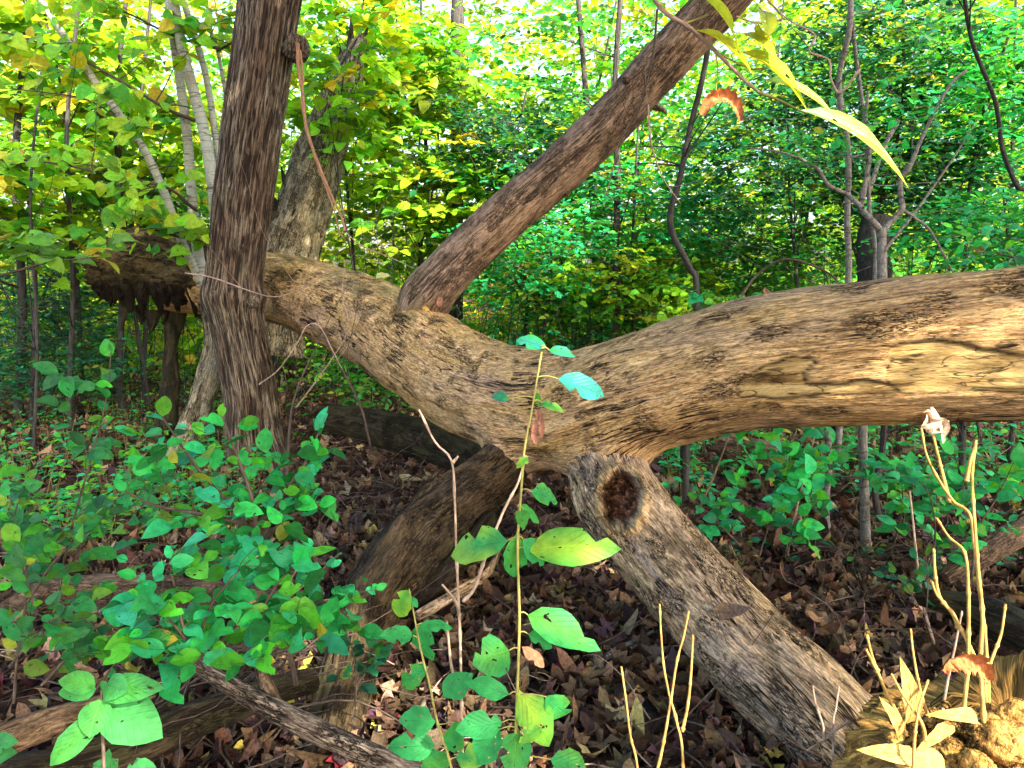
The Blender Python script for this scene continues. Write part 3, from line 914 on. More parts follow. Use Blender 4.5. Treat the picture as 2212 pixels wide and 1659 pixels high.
# ------------------------------------------------------------------ upright ridged tree in front of the fallen trunk
tree = thing('ridged_tree', 'upright dark tree with ridged bark standing before the fallen trunk', 'tree', G(562, 1012))
RELIEF = []
def bark_disp(g, S, TH, R):
    lump = fbm(g * np.array([3, 3, 1.2]), 3) * 0.022
    w = g * np.array([34, 34, 3.0]) + 0.7 * fbm(g * np.array([6, 6, 3.0]), 2)[:, None]
    rd = ridge(w, 2)
    RELIEF[:] = [rd]
    swell = 0.035 * np.exp(-((S - SB) / 0.10) ** 2)
    flare = 0.13 * np.exp(-S / 0.20) * (0.6 + 0.4 * np.cos(TH * 5 + 1))
    return lump + 0.011 * (rd - 0.55) + 0.005 * fbm(g * 60, 3) + swell + flare
bt = px_path([(566, 1030, 6.0, .225), (548, 940, 6.0, .215), (540, 850, 5.98, .205), (520, 740, 5.95, .205), (505, 640, 5.9, .212), (513, 540, 5.85, .215), (522, 450, 5.8, .222), (540, 300, 5.7, .222), (563, 150, 5.6, .22), (583, 0, 5.55, .225), (606, -160, 5.5, .22), (640, -500, 5.4, .20)])
SB = float(np.linalg.norm(np.diff(bt[:5, :3], axis=0), axis=1).sum())
V, F, A = big_tube(bt, 540, 210, bark_disp)
A['relief'] = np.concatenate([RELIEF[0], [0.5, 0.5]])
link('trunk', mesh_np('trunk', V, F, M_BARK, A), tree)
def burl(p, r):
    n, m = 26, 32
    th, ph = np.meshgrid(np.linspace(0.01, np.pi - 0.01, n), np.linspace(0, 2 * np.pi, m, endpoint=False), indexing='ij')
    D = np.stack([np.sin(th) * np.cos(ph), np.sin(th) * np.sin(ph), np.cos(th)], -1).reshape(-1, 3)
    V = p + D * (r * (1 + 0.30 * fbm(D * 2.5 + p, 4) + 0.1 * fbm(D * 9, 2)))[:, None]
    i, j = np.meshgrid(np.arange(n - 1), np.arange(m), indexing='ij')
    F = np.stack([i * m + j, i * m + (j + 1) % m, (i + 1) * m + (j + 1) % m, (i + 1) * m + j], -1).reshape(-1, 4)
    return V, F, dict(relief=np.ones(len(V)), grain=V * 1.0, mask=np.zeros((len(V), 4)))
for (a, b, d, r) in [(468, 632, 5.72, .055), (640, 105, 5.5, .10), (548, 652, 5.68, .05)]:
    V, F, A = burl(P(a, b, d), r)
    link('burl', mesh_np('burl', V, F, M_BARK, A), tree)

# strips of bark hanging from the burl
vine = thing('hanging_bark_strip', 'twisted reddish bark strip hanging beside the ridged tree', 'vine', P(640, 100, 5.4))
T = Tubes()
T.add([P(a, b, 5.35 - .1 * k) for k, (a, b) in enumerate([(643, 95), (645, 150), (655, 210), (660, 270), (668, 300), (690, 360), (715, 420), (738, 470), (745, 500)])], .014, .007, 6, 40, .10)
T.add([P(a, b, 5.33 - .1 * k) for k, (a, b) in enumerate([(648, 110), (655, 165), (652, 225), (667, 290), (680, 340), (702, 400), (722, 455), (733, 500), (748, 520)])], .010, .004, 6, 40, .15)
T.build('strip', M_VINE, vine)

# ------------------------------------------------------------------ pale multi-stemmed sapling behind the ridged tree
sap = thing('pale_stemmed_sapling', 'pale smooth young tree of several stems fanning out behind the ridged trunk', 'tree', G(470, 1000))
SAPSTEMS = [([(452, 640, 6.55), (430, 560, 6.5), (415, 430, 6.45), (405, 300, 6.4), (385, 150, 6.3), (363, 0, 6.2), (340, -180, 6.1)], .060, .036),
            ([(470, 520, 6.4), (460, 400, 6.35), (440, 280, 6.3), (405, 150, 6.2), (385, 60, 6.15), (370, -40, 6.1), (350, -220, 6.0)], .062, .045),
            ([(448, 630, 6.35), (425, 590, 6.3), (392, 520, 6.2), (360, 430, 6.1), (320, 340, 6.0), (275, 270, 5.95), (215, 190, 5.9), (160, 110, 5.85), (95, 10, 5.8), (20, -120, 5.7)], .046, .030),
            ([(482, 420, 6.5), (470, 330, 6.45), (450, 190, 6.4), (425, 90, 6.3), (392, -10, 6.2), (350, -150, 6.1)], .036, .030),
            ([(500, 230, 6.5), (488, 200, 6.5), (470, 110, 6.45), (455, 60, 6.4), (440, -40, 6.3)], .022, .016),
            ([(450, 620, 6.5), (490, 680, 6.5), (530, 800, 6.5), (545, 900, 6.4), (560, 985, 6.35)], .045, .075)]
SL, ST = Leaves(), Tubes()
for pts, r0, r1 in SAPSTEMS:
    pa = np.array([list(P(*q)) + [0] for q in pts]); pa[:, 3] = np.linspace(r0, r1, len(pa)) * .82
    V, F, A = big_tube(pa, 170, 26, lambda g, S, TH, R: 0.004 * fbm(g * np.array([10, 10, 4.0]), 3) + 0.0035 * sstep(0.9, 1.0, ridge(g * np.array([.2, .2, 3.1]), 1)), goff=rng.uniform(0, 40))
    link('stem', mesh_np('stem', V, F, M_SMOOTH, A), sap)
for pts, r in [([(425, 455, 6.3), (405, 440, 6.1), (360, 405, 5.9), (230, 375, 5.7), (100, 350, 5.6), (0, 345, 5.5)], .016),
               ([(420, 260, 6.3), (360, 235, 6.1), (260, 175, 5.9), (150, 115, 5.8), (60, 85, 5.7), (-20, 60, 5.6)], .016),
               ([(475, 105, 6.4), (380, 80, 6.2), (290, 35, 6.0), (200, 0, 5.9)], .014), ([(470, 110, 6.4), (530, 70, 6.1), (600, -30, 6.0)], .012),
               ([(440, 520, 6.2), (380, 510, 6.1), (320, 495, 5.9), (250, 512, 5.8), (190, 540, 5.6)], .011),
               ([(310, 310, 6.0), (280, 280, 5.9), (200, 220, 5.8), (100, 200, 5.7), (0, 190, 5.6)], .009)]:
    C = ST.add([P(*q) for q in pts], r, r * .4, 6, 24, .05)
    NB[0] = np.array([0.0, -0.75, 0.65])
    branchy(ST, SL, C, r, 8, 0.75, .135, LIME, .10, 0.1, 1, 0.0, 0.5, 0.45, 0.35)
kind(ST.build('twigs', M_TWIG, sap), 'stuff')
SL.thing_leaves(sap, HEART_ME, HEART, M_LEAFV, 300, 'foliage')

# ------------------------------------------------------------------ silvered snag behind
snag = thing('dead_snag', 'silvery barkless dead trunk leaning right behind the ridged tree', 'dead tree', P(600, 700, 8.4) * [1, 1, 0])
strut([(585, 760, 8.6, .36), (620, 560, 8.5, .34), (655, 450, 8.4, .31), (690, 340, 8.3, .27), (725, 230, 8.2, .22), (752, 160, 8.1, .17), (772, 100, 8.05, .09), (782, 70, 8.0, .02)], M_SNAG, 260, 90, 0.07, snag, 'trunk', 0.035)
for a, b, c, d, w in [(600, 470, 570, 400, .09), (630, 440, 608, 360, .06), (690, 330, 672, 262, .05), (740, 180, 735, 95, .07), (765, 160, 795, 60, .07), (755, 150, 762, 30, .06)]:
    strut([(a, b, 8.25, w), ((a + c) / 2, (b + d) / 2, 8.2, w * .7), (c, d, 8.15, .008)], M_DARKLOG, 50, 24, 0.05, snag, 'splinter')

# ------------------------------------------------------------------ thicket behind: saplings with crowns of leaf sprays
def sprays(L, T, cen, rad, n, size, pal, k=9, length=0.45, upn=0.35, twigr=0.0025, keep=None, face=0.25):
    c = rng.normal(size=(n, 3))
    c /= np.linalg.norm(c, axis=1)[:, None]
    c = cen + c * (rng.uniform(0.05, 1, (n, 1)) ** 0.45) * rad
    if keep is not None: c = c[keep(c)]
    n = len(c)
    az = rng.uniform(0, 2 * np.pi, n)
    d = np.stack([np.cos(az), np.sin(az), rng.normal(size=n) * 0.25 - 0.1], 1)
    side = np.stack([-np.sin(az), np.cos(az), rng.normal(size=n) * 0.2], 1)
    u = np.linspace(0, 1, k)
    l = length * rng.uniform(0.5, 1.2, n)
    p = c[:, None] + d[:, None] * (u[None, :, None] * l[:, None, None])
    p[:, :, 2] -= (u ** 2)[None] * l[:, None] * 0.15
    sg = np.where(np.arange(k) % 2 == 0, 1.0, -1.0); sg[-1] = 0
    dd = d[:, None] * 0.6 + side[:, None] * sg[None, :, None] + rng.normal(size=(n, k, 3)) * 0.2
    nn = np.array([0, -face, 1.0]) + rng.normal(size=(n, k, 3)) * upn
    L.add(p.reshape(-1, 3), dd.reshape(-1, 3), nn.reshape(-1, 3), size * rng.uniform(0.55, 1.15, n * k), np.repeat(pick(pal, n, 0.25), k, 0) * (1 + 0.12 * rng.normal(size=(n * k, 1))))
    if T is not None:
        for q in range(0, n, 2):
            T.add([c[q] - d[q] * l[q] * .5 - [0, 0, .05], c[q], p[q, k // 2], p[q, -1]], twigr, twigr * .4, 3, 4)

def open_sky(c):
    """the canopy is thin towards the clearing: few crowns reach up there"""
    x, y, d = project(c)
    q = ((x - 1280) / 350) ** 2 + ((y - 10) / 230) ** 2
    q2 = ((x - 420) / 150) ** 2 + ((y - 70) / 90) ** 2
    return (rng.uniform(size=len(c)) < np.clip((q - 0.25) * 1.1, 0.65, 1)) & (rng.uniform(size=len(c)) < np.clip(q2 + 0.1, 0.25, 1))

def crown_tree(label, px, py, d, rx, rz, n, pal, size, base=None, tr=.03, group=None, low=LOW, name='sapling', limit=0, k=9, mesh=None, mt=None):
    cen = P(px, py, d)
    bx = cen[0] + rng.uniform(-.3, .3); by = cen[1] + rng.uniform(-.2, .3)
    b = np.array([bx, by, float(gz(bx, by))]) if base is None else base
    t = thing(name, label, 'tree', b, group)
    top = cen + [rng.uniform(-.2, .2), 0, rz * 0.9]
    pts = np.array([b - [0, 0, .05], b * .66 + top * .34 + [rng.uniform(-.2, .2), 0, 0], b * .33 + top * .67 + [rng.uniform(-.25, .25), rng.uniform(-.1, .1), 0], top])
    T = Tubes()
    C = T.add(pts, tr, tr * .35, 8, 30, .04)
    T.build('trunk', mt or M_BGTRUNK, t)
    T, L = Tubes(), Leaves()
    for q in range(9):
        i = int(rng.uniform(.35, 1) * 28)
        tip = cen + rng.normal(size=3) * [rx * .6, rx * .5, rz * .5]
        T.add([C[i], (C[i] + tip) / 2 + [0, 0, .12], tip], tr * .35, tr * .1, 4, 8)
    sprays(L, T, cen, np.array([rx, rx * .8, rz]), n, size, pal, k, 0.5, keep=open_sky)
    kind(T.build('branches', M_BGTRUNK, t), 'stuff')
    if limit:
        L.thing_leaves(t, mesh, low, M_LEAF, limit, 'crown')
    else:
        o = L.mass('crown', low, M_LEAF, t, uv=False); kind(o, 'stuff')
    return t

ROW = [
 ('lime leaved young tree filling the top left corner', 110, 110, 7.8, .95, .7, 100, LIME, .17, .030),
 ('lime leaved young tree between the pale stems and the left edge', 260, 330, 8.2, 1.05, .8, 120, LIME, .17, .028),
 ('yellow green young tree low at the left edge', 50, 430, 7.0, .7, .6, 80, LIME, .16, .025),
 ('lime leaved young tree just right of the ridged trunk at the top', 800, 130, 9.4, 1.3, .9, 120, LIME, .17, .028),
 ('bright green broad leaved tree between the snag and the slanting limb', 900, 400, 9.2, 1.2, .8, 140, LIME, .16, .026),
 ('light sprays of lime leaves hanging before the silvery snag', 740, 170, 7.4, .55, .65, 48, LIME, .14, .014),
 ('yellow tinted young tree beside the silvery snag', 930, 200, 9.8, 1.0, .9, 230, LIME, .12, .026),
 ('bluish green tree above the fork of the slanting limb', 1130, 330, 9.0, 1.1, .8, 360, DEEP, 0.098, .03),
 ('dense green bush behind the crotch of the fallen tree', 1150, 560, 8.6, 1.0, .7, 380, TEAL, 0.091, .02),
 ('thin crowned tree against the bright gap', 1300, 170, 10.5, 1.7, 1.2, 420, MIDG, 0.111, .035),
 ('tall shrub beneath the slanting limb', 1400, 470, 9.0, 1.2, .8, 420, TEAL, 0.094, .022),
 ('yellowing shrub low behind the dip of the log', 1370, 630, 8.6, 1.1, .55, 240, LIME, 0.098, .02),
 ('leafy sapling right of the top of the slanting limb', 1660, 330, 7.8, 1.1, .9, 420, DEEP, 0.094, .025),
 ('dark green tree in the top right behind the leaning twigs', 1900, 110, 7.6, 1.1, .8, 430, DEEP, 0.098, .03),
 ('dense green tree filling the upper right corner', 2140, 200, 7.2, .9, .8, 360, TEAL, 0.098, .03),
 ('green shrub behind the forked grey shrub', 1960, 400, 7.8, 1.0, .7, 400, DEEP, 0.091, .022),
 ('yellow green shrub behind the right log near the curved stem', 1640, 560, 8.8, 1.1, .5, 330, MIDG, 0.091, .02),
 ('low green shrub above the log at the right edge', 2150, 500, 6.4, .8, .4, 210, TEAL, 0.091, .016),
 ('small leaved green shrub left of the torn root', 120, 640, 8.6, 1.1, .6, 360, DEEP, 0.078, .02),
 ('yellow leaved shrub behind the torn root', 330, 480, 9.0, 1.0, .6, 300, MIDG, 0.085, .02),
 ('teal leaved shrub far left under the lime leaves', 100, 780, 7.6, 1.0, .4, 260, DEEP, 0.072, .016),
 ('yellow leaved shrub seen through the gap under the arch of the trunk', 790, 800, 7.6, .6, .35, 120, MIDG, 0.078, .014),
 ('green shrub framed by the dip of the fallen trunk', 1230, 690, 9.4, 1.0, .5, 260, TEAL, 0.091, .016),
]
for lab, px, py, d, rx, rz, n, pal, size, tr in ROW:
    wide = pal is LIME
    crown_tree(lab, px, py, d, rx, rz, n, pal, size, tr=tr, low=HEART[:2] if wide else [LOWW if rng.uniform() < .4 else LOW], limit=45 if wide else 25, mesh=HEART_ME if wide else OVAL_ME)

# far woods: one mass of sunlit leaves and many thin trunks
L, T = Leaves(), Tubes()
def far_layer(y0, y1, n, zlo, zhi, pal, size, k=8):
    c = np.stack([rng.uniform(-1, 1, n), rng.uniform(y0, y1, n), rng.uniform(0, 1, n)], 1)
    c[:, 0] *= c[:, 1] * .78
    c[:, 2] = gz(c[:, 0], c[:, 1]) + zlo + c[:, 2] ** 1.15 * (zhi - zlo)
    cl = fbm(c * [.55, .3, .8], 3)
    c = c[(cl > -0.22)]
    c = c[open_sky(c)]
    n = len(c)
    tone = fbm(c * [.35, .2, .5] + 40, 2)
    c0, c1 = pick(pal[0], n, .25), pick(pal[1], n, .25)
    x, y, d = project(c)
    warm = sstep(-0.25, 0.35, tone - 0.35 * sstep(1000, 2000, x) + 0.1 * sstep(900, 200, x))  # yellower to the left, cooler to the right: sun and shade partly put into colour
    col = c0 * (1 - warm[:, None]) + c1 * warm[:, None]
    az = rng.uniform(0, 2 * np.pi, n)
    dv = np.stack([np.cos(az), np.sin(az), rng.normal(size=n) * .2], 1)
    sv = np.stack([-np.sin(az), np.cos(az), rng.normal(size=n) * .2], 1)
    u = np.linspace(0, .8, k)
    p = c[:, None] + dv[:, None] * u[None, :, None]
    sg = np.where(np.arange(k) % 2 == 0, 1.0, -1.0)
    dd = dv[:, None] * .6 + sv[:, None] * sg[None, :, None] + rng.normal(size=(n, k, 3)) * .3
    nn = np.array([0, -.35, 1.0]) + rng.normal(size=(n, k, 3)) * .45
    L.add(p.reshape(-1, 3), dd.reshape(-1, 3), nn.reshape(-1, 3), size * rng.uniform(.6, 1.2, n * k), np.repeat(col, k, 0))
far_layer(9.5, 13, 5200, -.05, 5.0, (MIDG, LIME), .135)
far_layer(13, 19, 7000, 0, 9.0, (LIME, GOLD), .18)
far_layer(19, 30, 8500, 0, 14.0, (LIME, GOLD), .27)
o = L.mass('far_woods', [LOW, LOWW], M_LEAF, None, uv=False)
kind(o, 'stuff'); o['label'] = 'yellow and green leaves of the far woods'
for q in range(60):
    y = rng.uniform(9.5, 28); x = rng.uniform(-.72, .72) * y; h = rng.uniform(3, 9)
    z = float(gz(x, y)); lean = rng.normal() * .5
    T.add([[x, y, z - .1], [x + lean * .3, y, z + h * .4], [x + lean, y, z + h]], rng.uniform(.012, .05) * (1 + y / 30), .008, 5, 8)
for q in range(800):
    y = rng.uniform(7.5, 16); x = rng.uniform(-.72, .72) * y; h = rng.uniform(.6, 2.4)
    z = float(gz(x, y)); d = rng.normal(size=2) * .5
    T.add([[x, y, z], [x + d[0] * .4, y + d[1] * .4, z + h * .5], [x + d[0] + rng.normal() * .2, y + d[1], z + h]], .007, .002, 3, 6)
for q in range(620):      # bare crossing twigs in the air of the thicket
    d = rng.uniform(6.8, 11); a, b = rng.uniform(850, 2300), rng.uniform(-50, 680)
    if rng.uniform() < .3: a = rng.uniform(-50, 850)
    p = P(a, b, d); v = rand_dir(0.0); v[2] = rng.normal() * .5
    T.add(grow_twig(p, v, rng.uniform(.5, 1.6), 5, .1, .25), .004, .0012, 3, 8)
o = T.build('far_stems', M_BGTRUNK); kind(o, 'stuff'); o['label'] = 'thin stems and bare twigs of the far thicket'

# named trunks and stems of the middle distance
def pole(label, rows, r0, r1, mat=M_BGTRUNK, name='slender_tree', na=10, cat='tree', twigs=6, leaves=None, group=None, base=True):
    pts = [P(*q) for q in rows]
    if base:
        p = pts[0].copy(); p[2] = float(gz(p[0], p[1])) - .05
        if pts[0][2] > p[2] + .15: pts = [p] + pts
    t = thing(name, label, cat, pts[0] * [1, 1, 0], group)
    T = Tubes(); C = T.add(pts, r0, r1, na, 60, .03); T.build('trunk', mat, t)
    if twigs:
        T, L = Tubes(), Leaves()
        if leaves:
            branchy(T, L, C, r0, twigs, .7, leaves[1], leaves[0], .07, .2, 1, .1, .3, .5, .1)
        else:
            for q in range(twigs):
                i = int(rng.uniform(.25, .98) * 59)
                T.add(grow_twig(C[i], rand_dir(.3), rng.uniform(.3, 1.0), 5, .1), r0 * .3, r0 * .08, 4, 8)
        kind(T.build('twigs', mat, t), 'stuff')
        if leaves:
            L.thing_leaves(t, OVAL_ME, MED, M_LEAFV, 60, 'foliage')
    return t
pole('thick rough trunk behind the fork of the slanting limb', [(985, 700, 10.5), (985, 500, 10.5), (990, 250, 10.4), (988, 0, 10.3), (985, -200, 10.3)], .11, .085, twigs=4)
pole('straight dark sapling trunk left of the curved stem, above the dip', [(1332, 690, 8.6), (1330, 560, 8.6), (1334, 380, 8.6), (1328, 200, 8.5), (1340, 0, 8.4)], .045, .03, twigs=8)
pole('slender trunk close right of the straight dark one', [(1368, 650, 8.7), (1366, 540, 8.7), (1372, 400, 8.7), (1380, 250, 8.7)], .022, .012, twigs=5)
pole('dark curved stem rising from the log into the slanting limb', [(1505, 640, 6.2), (1490, 580, 6.2), (1455, 510, 6.2), (1448, 460, 6.2), (1470, 380, 6.15), (1490, 280, 6.1), (1515, 180, 6.0), (1530, 100, 5.9), (1545, 0, 5.9)], .030, .022, M_BGTRUNK, twigs=9)
pole('straight grey stem left of the forked shrub', [(1832, 620, 5.6), (1830, 480, 5.6), (1832, 330, 5.6), (1812, 180, 5.6), (1835, 60, 5.5), (1838, -60, 5.5)], .026, .020, M_GREYTWIG, twigs=5)
pole('thin pale stem crossing behind the forked shrub', [(1890, 590, 5.7), (1878, 450, 5.7), (1870, 280, 5.6), (1850, 130, 5.6), (1840, 30, 5.5), (1845, -60, 5.5)], .018, .013, M_GREYTWIG, twigs=5)
pole('dark bent trunk near the right edge', [(2230, 480, 5.8), (2195, 400, 5.7), (2165, 320, 5.7), (2150, 220, 5.6), (2100, 90, 5.5), (2080, -30, 5.4)], .024, .014, M_BGTRUNK, twigs=7)
pole('dark stump-like trunk behind the forked shrub', [(1890, 640, 7.2), (1885, 540, 7.2), (1895, 470, 7.2)], .20, .14, M_BGTRUNK, twigs=0, name='dark_stump')
pole('leaning grey stem crossing the upper right corner', [(1940, 260, 6.0), (1905, 330, 6.0), (1875, 420, 6.0)], .018, .018, M_GREYTWIG, twigs=0, base=False, name='leaning_stem')
pole('arching bare branch left of the forked shrub', [(1600, 640, 6.4), (1640, 590, 6.4), (1700, 560, 6.3), (1790, 590, 6.2), (1830, 640, 6.1)], .012, .008, M_TWIG, twigs=4, base=False, name='arching_branch', cat='branch')
for k, (a, b, d, r, lab) in enumerate([(40, 900, 7.8, .05, 'pale trunk at the far left edge beyond the ground plants'), (258, 800, 8.0, .035, 'thin dark trunk just left of the torn root'), (150, 860, 7.2, .028, 'slim trunk in the left thicket'), (310, 820, 9.0, .03, 'grey trunk directly below the torn root fringe'), (72, 980, 6.4, .016, 'thin stem at the left above the leafy ground plants')]):
    pole(lab, [(a, b, d), (a + 8, b - 250, d), (a - 6, b - 560, d), (a + 20, b - 860, d)], r, r * .6, twigs=8)
# forked grey shrub
fk = thing('forked_shrub', 'grey shrub with a stout forked stem behind the right log', 'shrub', P(1905, 800, 5.2) * [1, 1, 0])
T, T2, L = Tubes(), Tubes(), Leaves()
T.add([P(1902, 800, 5.3), P(1905, 640, 5.2), P(1905, 540, 5.2), P(1904, 492, 5.2)], .034, .032, 12, 24, .03)
for pts, r0, r1 in [([(1904, 500), (1885, 478), (1860, 450), (1862, 430), (1872, 380), (1878, 320), (1870, 260), (1875, 200)], .024, .010), ([(1905, 500), (1925, 478), (1948, 452), (1945, 420), (1946, 385), (1965, 360), (1990, 300), (2020, 240), (2055, 180), (2090, 150)], .022, .009),
                    ([(1862, 450), (1830, 420), (1790, 400), (1760, 360), (1690, 330), (1620, 320)], .018, .006), ([(1948, 452), (1975, 470), (2010, 500), (2060, 590)], .012, .006), ([(1900, 560), (1920, 530), (1990, 440), (2060, 340), (2110, 260)], .013, .005)]:
    C = T.add([P(a, b, 5.2 + rng.normal() * .02) for a, b in pts], r0, r1, 8, 40, .05)
    NB[0] = np.array([0, -.3, 1.0])
    branchy(T2, L, C, r1, 8, .6, .075, TEAL, .08, .3, 1, .1, .2, .4, .05)
T.build('stem', M_GREYTWIG, fk); kind(T2.build('twigs', M_GREYTWIG, fk), 'stuff')
L.thing_leaves(fk, OVAL_ME, MED, M_LEAFV, 300, 'foliage')

# ------------------------------------------------------------------ stems under the right log
pole('ringed pale grey stem standing under the right log', [(1872, 1220, 3.98), (1868, 1100, 3.98), (1864, 960, 3.96), (1862, 850, 3.9)], .027, .022, M_GREYTWIG, twigs=0, base=False)
pole('blue grey thin stem left of the ringed stem under the log', [(1790, 1165, 4.3), (1783, 1100, 4.3), (1790, 980, 4.25), (1780, 850, 4.2)], .022, .017, M_GREYTWIG, twigs=2, base=False)
pole('bent dark stem right of the ringed stem under the log', [(1905, 1150, 4.5), (1890, 1060, 4.5), (1905, 980, 4.5), (1915, 850, 4.5)], .02, .018, M_BGTRUNK, twigs=2, base=False)
pole('thin dark stem at the right edge under the log', [(2075, 1120, 4.6), (2078, 1020, 4.6), (2080, 880, 4.6)], .022, .02, M_BGTRUNK, twigs=2, base=False)
pole('dark trunk beside the knot hole under the log', [(1480, 1120, 4.9), (1478, 1040, 4.9), (1482, 900, 4.9)], .035, .03, M_BGTRUNK, twigs=1, base=False)
for rows, lab in [([(1510, 1100, 3.9), (1545, 1020, 3.9), (1580, 925, 3.8)], 'pale straight dead twig leaning under the log left of the small plants'), ([(1700, 1190, 3.9), (1730, 1060, 3.9), (1760, 940, 3.9)], 'pale dead twig leaning under the log near the blue grey stem'), ([(2020, 1400, 3.0), (1990, 1280, 3.0), (1965, 1060, 3.1)], 'thin upright twig right of the ringed stem')]:
    pole(lab, rows, .006, .004, M_PINKTWIG, name='dead_twig', cat='twig', twigs=0, base=False, na=6)

# ------------------------------------------------------------------ leafy shrubs of the foreground and small plants
def leafy(name, label, stems, size, pal, r=.006, nbr=7, blen=.3, mat=M_TWIG, step=.045, nb=(0, -.75, .75), lim=300, meshes=None, tp=None, upn=.35, lvl=1, cat='shrub', up=.15):
    """stems: lists of (px, py, depth); each carries leafy side twigs"""
    b = P(*stems[0][0]); b[2] = 0
    t = thing(name, label, cat, b)
    T, L = Tubes(), Leaves()
    NB[0] = np.array(nb, float)
    for s in stems:
        C = T.add([P(*q) for q in s], r, r * .4, 6, 24, .06)
        branchy(T, L, C, r * .7, nbr, blen, size, pal, step, .12, lvl, up, .25, upn, .05)
        twig_leaves(L, C[14:], size, pal, step, upn)
    T.build('stem', mat, t)
    L.thing_leaves(t, meshes or OVAL_ME, tp or MED, M_LEAFV, lim, 'foliage')
    return t, L
leafy('leafy_shrub', 'large green leafed shrub arching before the base of the ridged tree', [
    [(640, 1480, 2.1), (600, 1290, 2.1), (530, 1130, 2.1), (450, 1040, 2.1), (390, 960, 2.1), (350, 900, 2.1)],
    [(600, 1290, 2.1), (560, 1180, 2.05), (545, 1080, 2.0), (510, 980, 2.0), (480, 900, 2.0)],
    [(560, 1180, 2.1), (610, 1070, 2.1), (660, 1000, 2.1), (690, 930, 2.1)],
    [(530, 1130, 2.1), (430, 1110, 2.1), (330, 1090, 2.1), (270, 1060, 2.1)],
    [(640, 1400, 2.1), (660, 1330, 2.0), (700, 1300, 2.0), (780, 1360, 2.0)],
    [(600, 1290, 2.1), (520, 1240, 2.1), (430, 1200, 2.1)],
    [(560, 1180, 2.1), (620, 1120, 2.05), (690, 1090, 2.0)]], .070, TEAL, .0075, 5, .19, step=.055, lvl=1)
leafy('leafy_shrub', 'green leafed shrub at the left edge above the half buried log', [
    [(120, 1420, 2.6), (130, 1260, 2.6), (160, 1120, 2.6), (200, 980, 2.7), (230, 860, 2.7), (240, 760, 2.7)],
    [(40, 1400, 2.4), (60, 1250, 2.4), (30, 1130, 2.4), (60, 1040, 2.5)],
    [(160, 1200, 2.6), (220, 1120, 2.6), (290, 1040, 2.6)],
    [(60, 1300, 2.3), (120, 1210, 2.3), (200, 1150, 2.3)]], .072, MIDG + [(8, (0.035, 0.19, 0.055))], .005, 7, .25, step=.05)
leafy('leafy_shrub', 'cluster of rounded green leaves in front of the half buried log', [
    [(450, 1440, 1.75), (400, 1380, 1.7), (360, 1330, 1.65), (330, 1300, 1.6), (300, 1290, 1.6)],
    [(400, 1380, 1.7), (380, 1280, 1.7), (370, 1220, 1.7), (395, 1180, 1.7)],
    [(450, 1440, 1.75), (480, 1380, 1.75), (560, 1330, 1.75), (640, 1330, 1.7)],
    [(420, 1400, 1.7), (460, 1300, 1.7), (500, 1250, 1.7), (540, 1210, 1.7)], [(480, 1440, 1.75), (540, 1420, 1.7), (620, 1400, 1.7), (700, 1350, 1.7)], [(440, 1450, 1.75), (400, 1440, 1.7), (330, 1400, 1.7), (280, 1340, 1.7)], [(560, 1330, 1.75), (600, 1260, 1.8), (640, 1220, 1.8)]], .068, TEAL, .004, 8, .15, step=.04, lvl=0)
leafy('leafy_shrub', 'ragged leafed low shrub at the left edge near the bottom', [
    [(30, 1520, 1.9), (40, 1400, 1.9), (70, 1300, 1.9), (50, 1230, 1.9)], [(90, 1480, 1.9), (150, 1420, 1.9), (230, 1400, 1.9)], [(20, 1440, 1.8), (80, 1370, 1.8), (130, 1330, 1.8)], [(200, 1500, 1.9), (260, 1420, 1.9), (300, 1390, 1.9)]], .062, MIDG + [(7, (0.04, 0.2, 0.05))], .004, 5, .16, step=.04, lvl=0)
leafy('leafy_shrub', 'green sprig at the foot of the left dark limb', [[(760, 1560, 2.0), (770, 1480, 2.0), (760, 1400, 2.0), (740, 1350, 2.0)], [(770, 1480, 2.0), (800, 1440, 2.0), (820, 1410, 2.0)]], .05, DEEP, .003, 4, .09, step=.035, lvl=0)
leafy('lime_branch', 'lime green drooping branch reaching in at the left edge', [
    [(-80, 620, 3.2), (20, 590, 3.2), (90, 570, 3.2), (160, 560, 3.2), (215, 555, 3.2)], [(-60, 540, 3.2), (30, 535, 3.2), (110, 560, 3.15)], [(-80, 560, 3.2), (0, 545, 3.2), (60, 535, 3.2)]], .10, [(4, (.16, .38, .04)), (3, (.10, .30, .05)), (1.5, (.42, .42, .05))], .006, 5, .22, step=.06, nb=(0, -.5, .9), meshes=HEART_ME, tp=HEART, lvl=0, cat='branch')
leafy('leafy_shrub', 'spray of shiny green leaves low under the right log near the knot hole', [
    [(1640, 1200, 3.6), (1660, 1120, 3.5), (1640, 1030, 3.4), (1600, 960, 3.4)], [(1700, 1200, 3.4), (1720, 1120, 3.3), (1770, 1080, 3.3)], [(1600, 1180, 3.7), (1540, 1120, 3.7), (1500, 1080, 3.7)], [(1740, 1130, 3.6), (1760, 1040, 3.6), (1800, 960, 3.6)], [(1660, 1120, 3.5), (1690, 1050, 3.5), (1700, 980, 3.5)]], .085, TEAL, .006, 6, .25, step=.06, lvl=1)
leafy('leafy_shrub', 'spray of green leaves under the log near the right edge', [
    [(2000, 1260, 3.3), (2020, 1160, 3.3), (2010, 1080, 3.2), (1980, 1020, 3.2)], [(2100, 1250, 3.1), (2110, 1150, 3.1), (2150, 1080, 3.1), (2190, 1000, 3.1)], [(1930, 1180, 3.8), (1950, 1090, 3.8), (1940, 1000, 3.8)], [(2140, 1180, 3.4), (2090, 1060, 3.4), (2060, 980, 3.4)]], .085, TEAL, .005, 6, .25, step=.06, lvl=1)
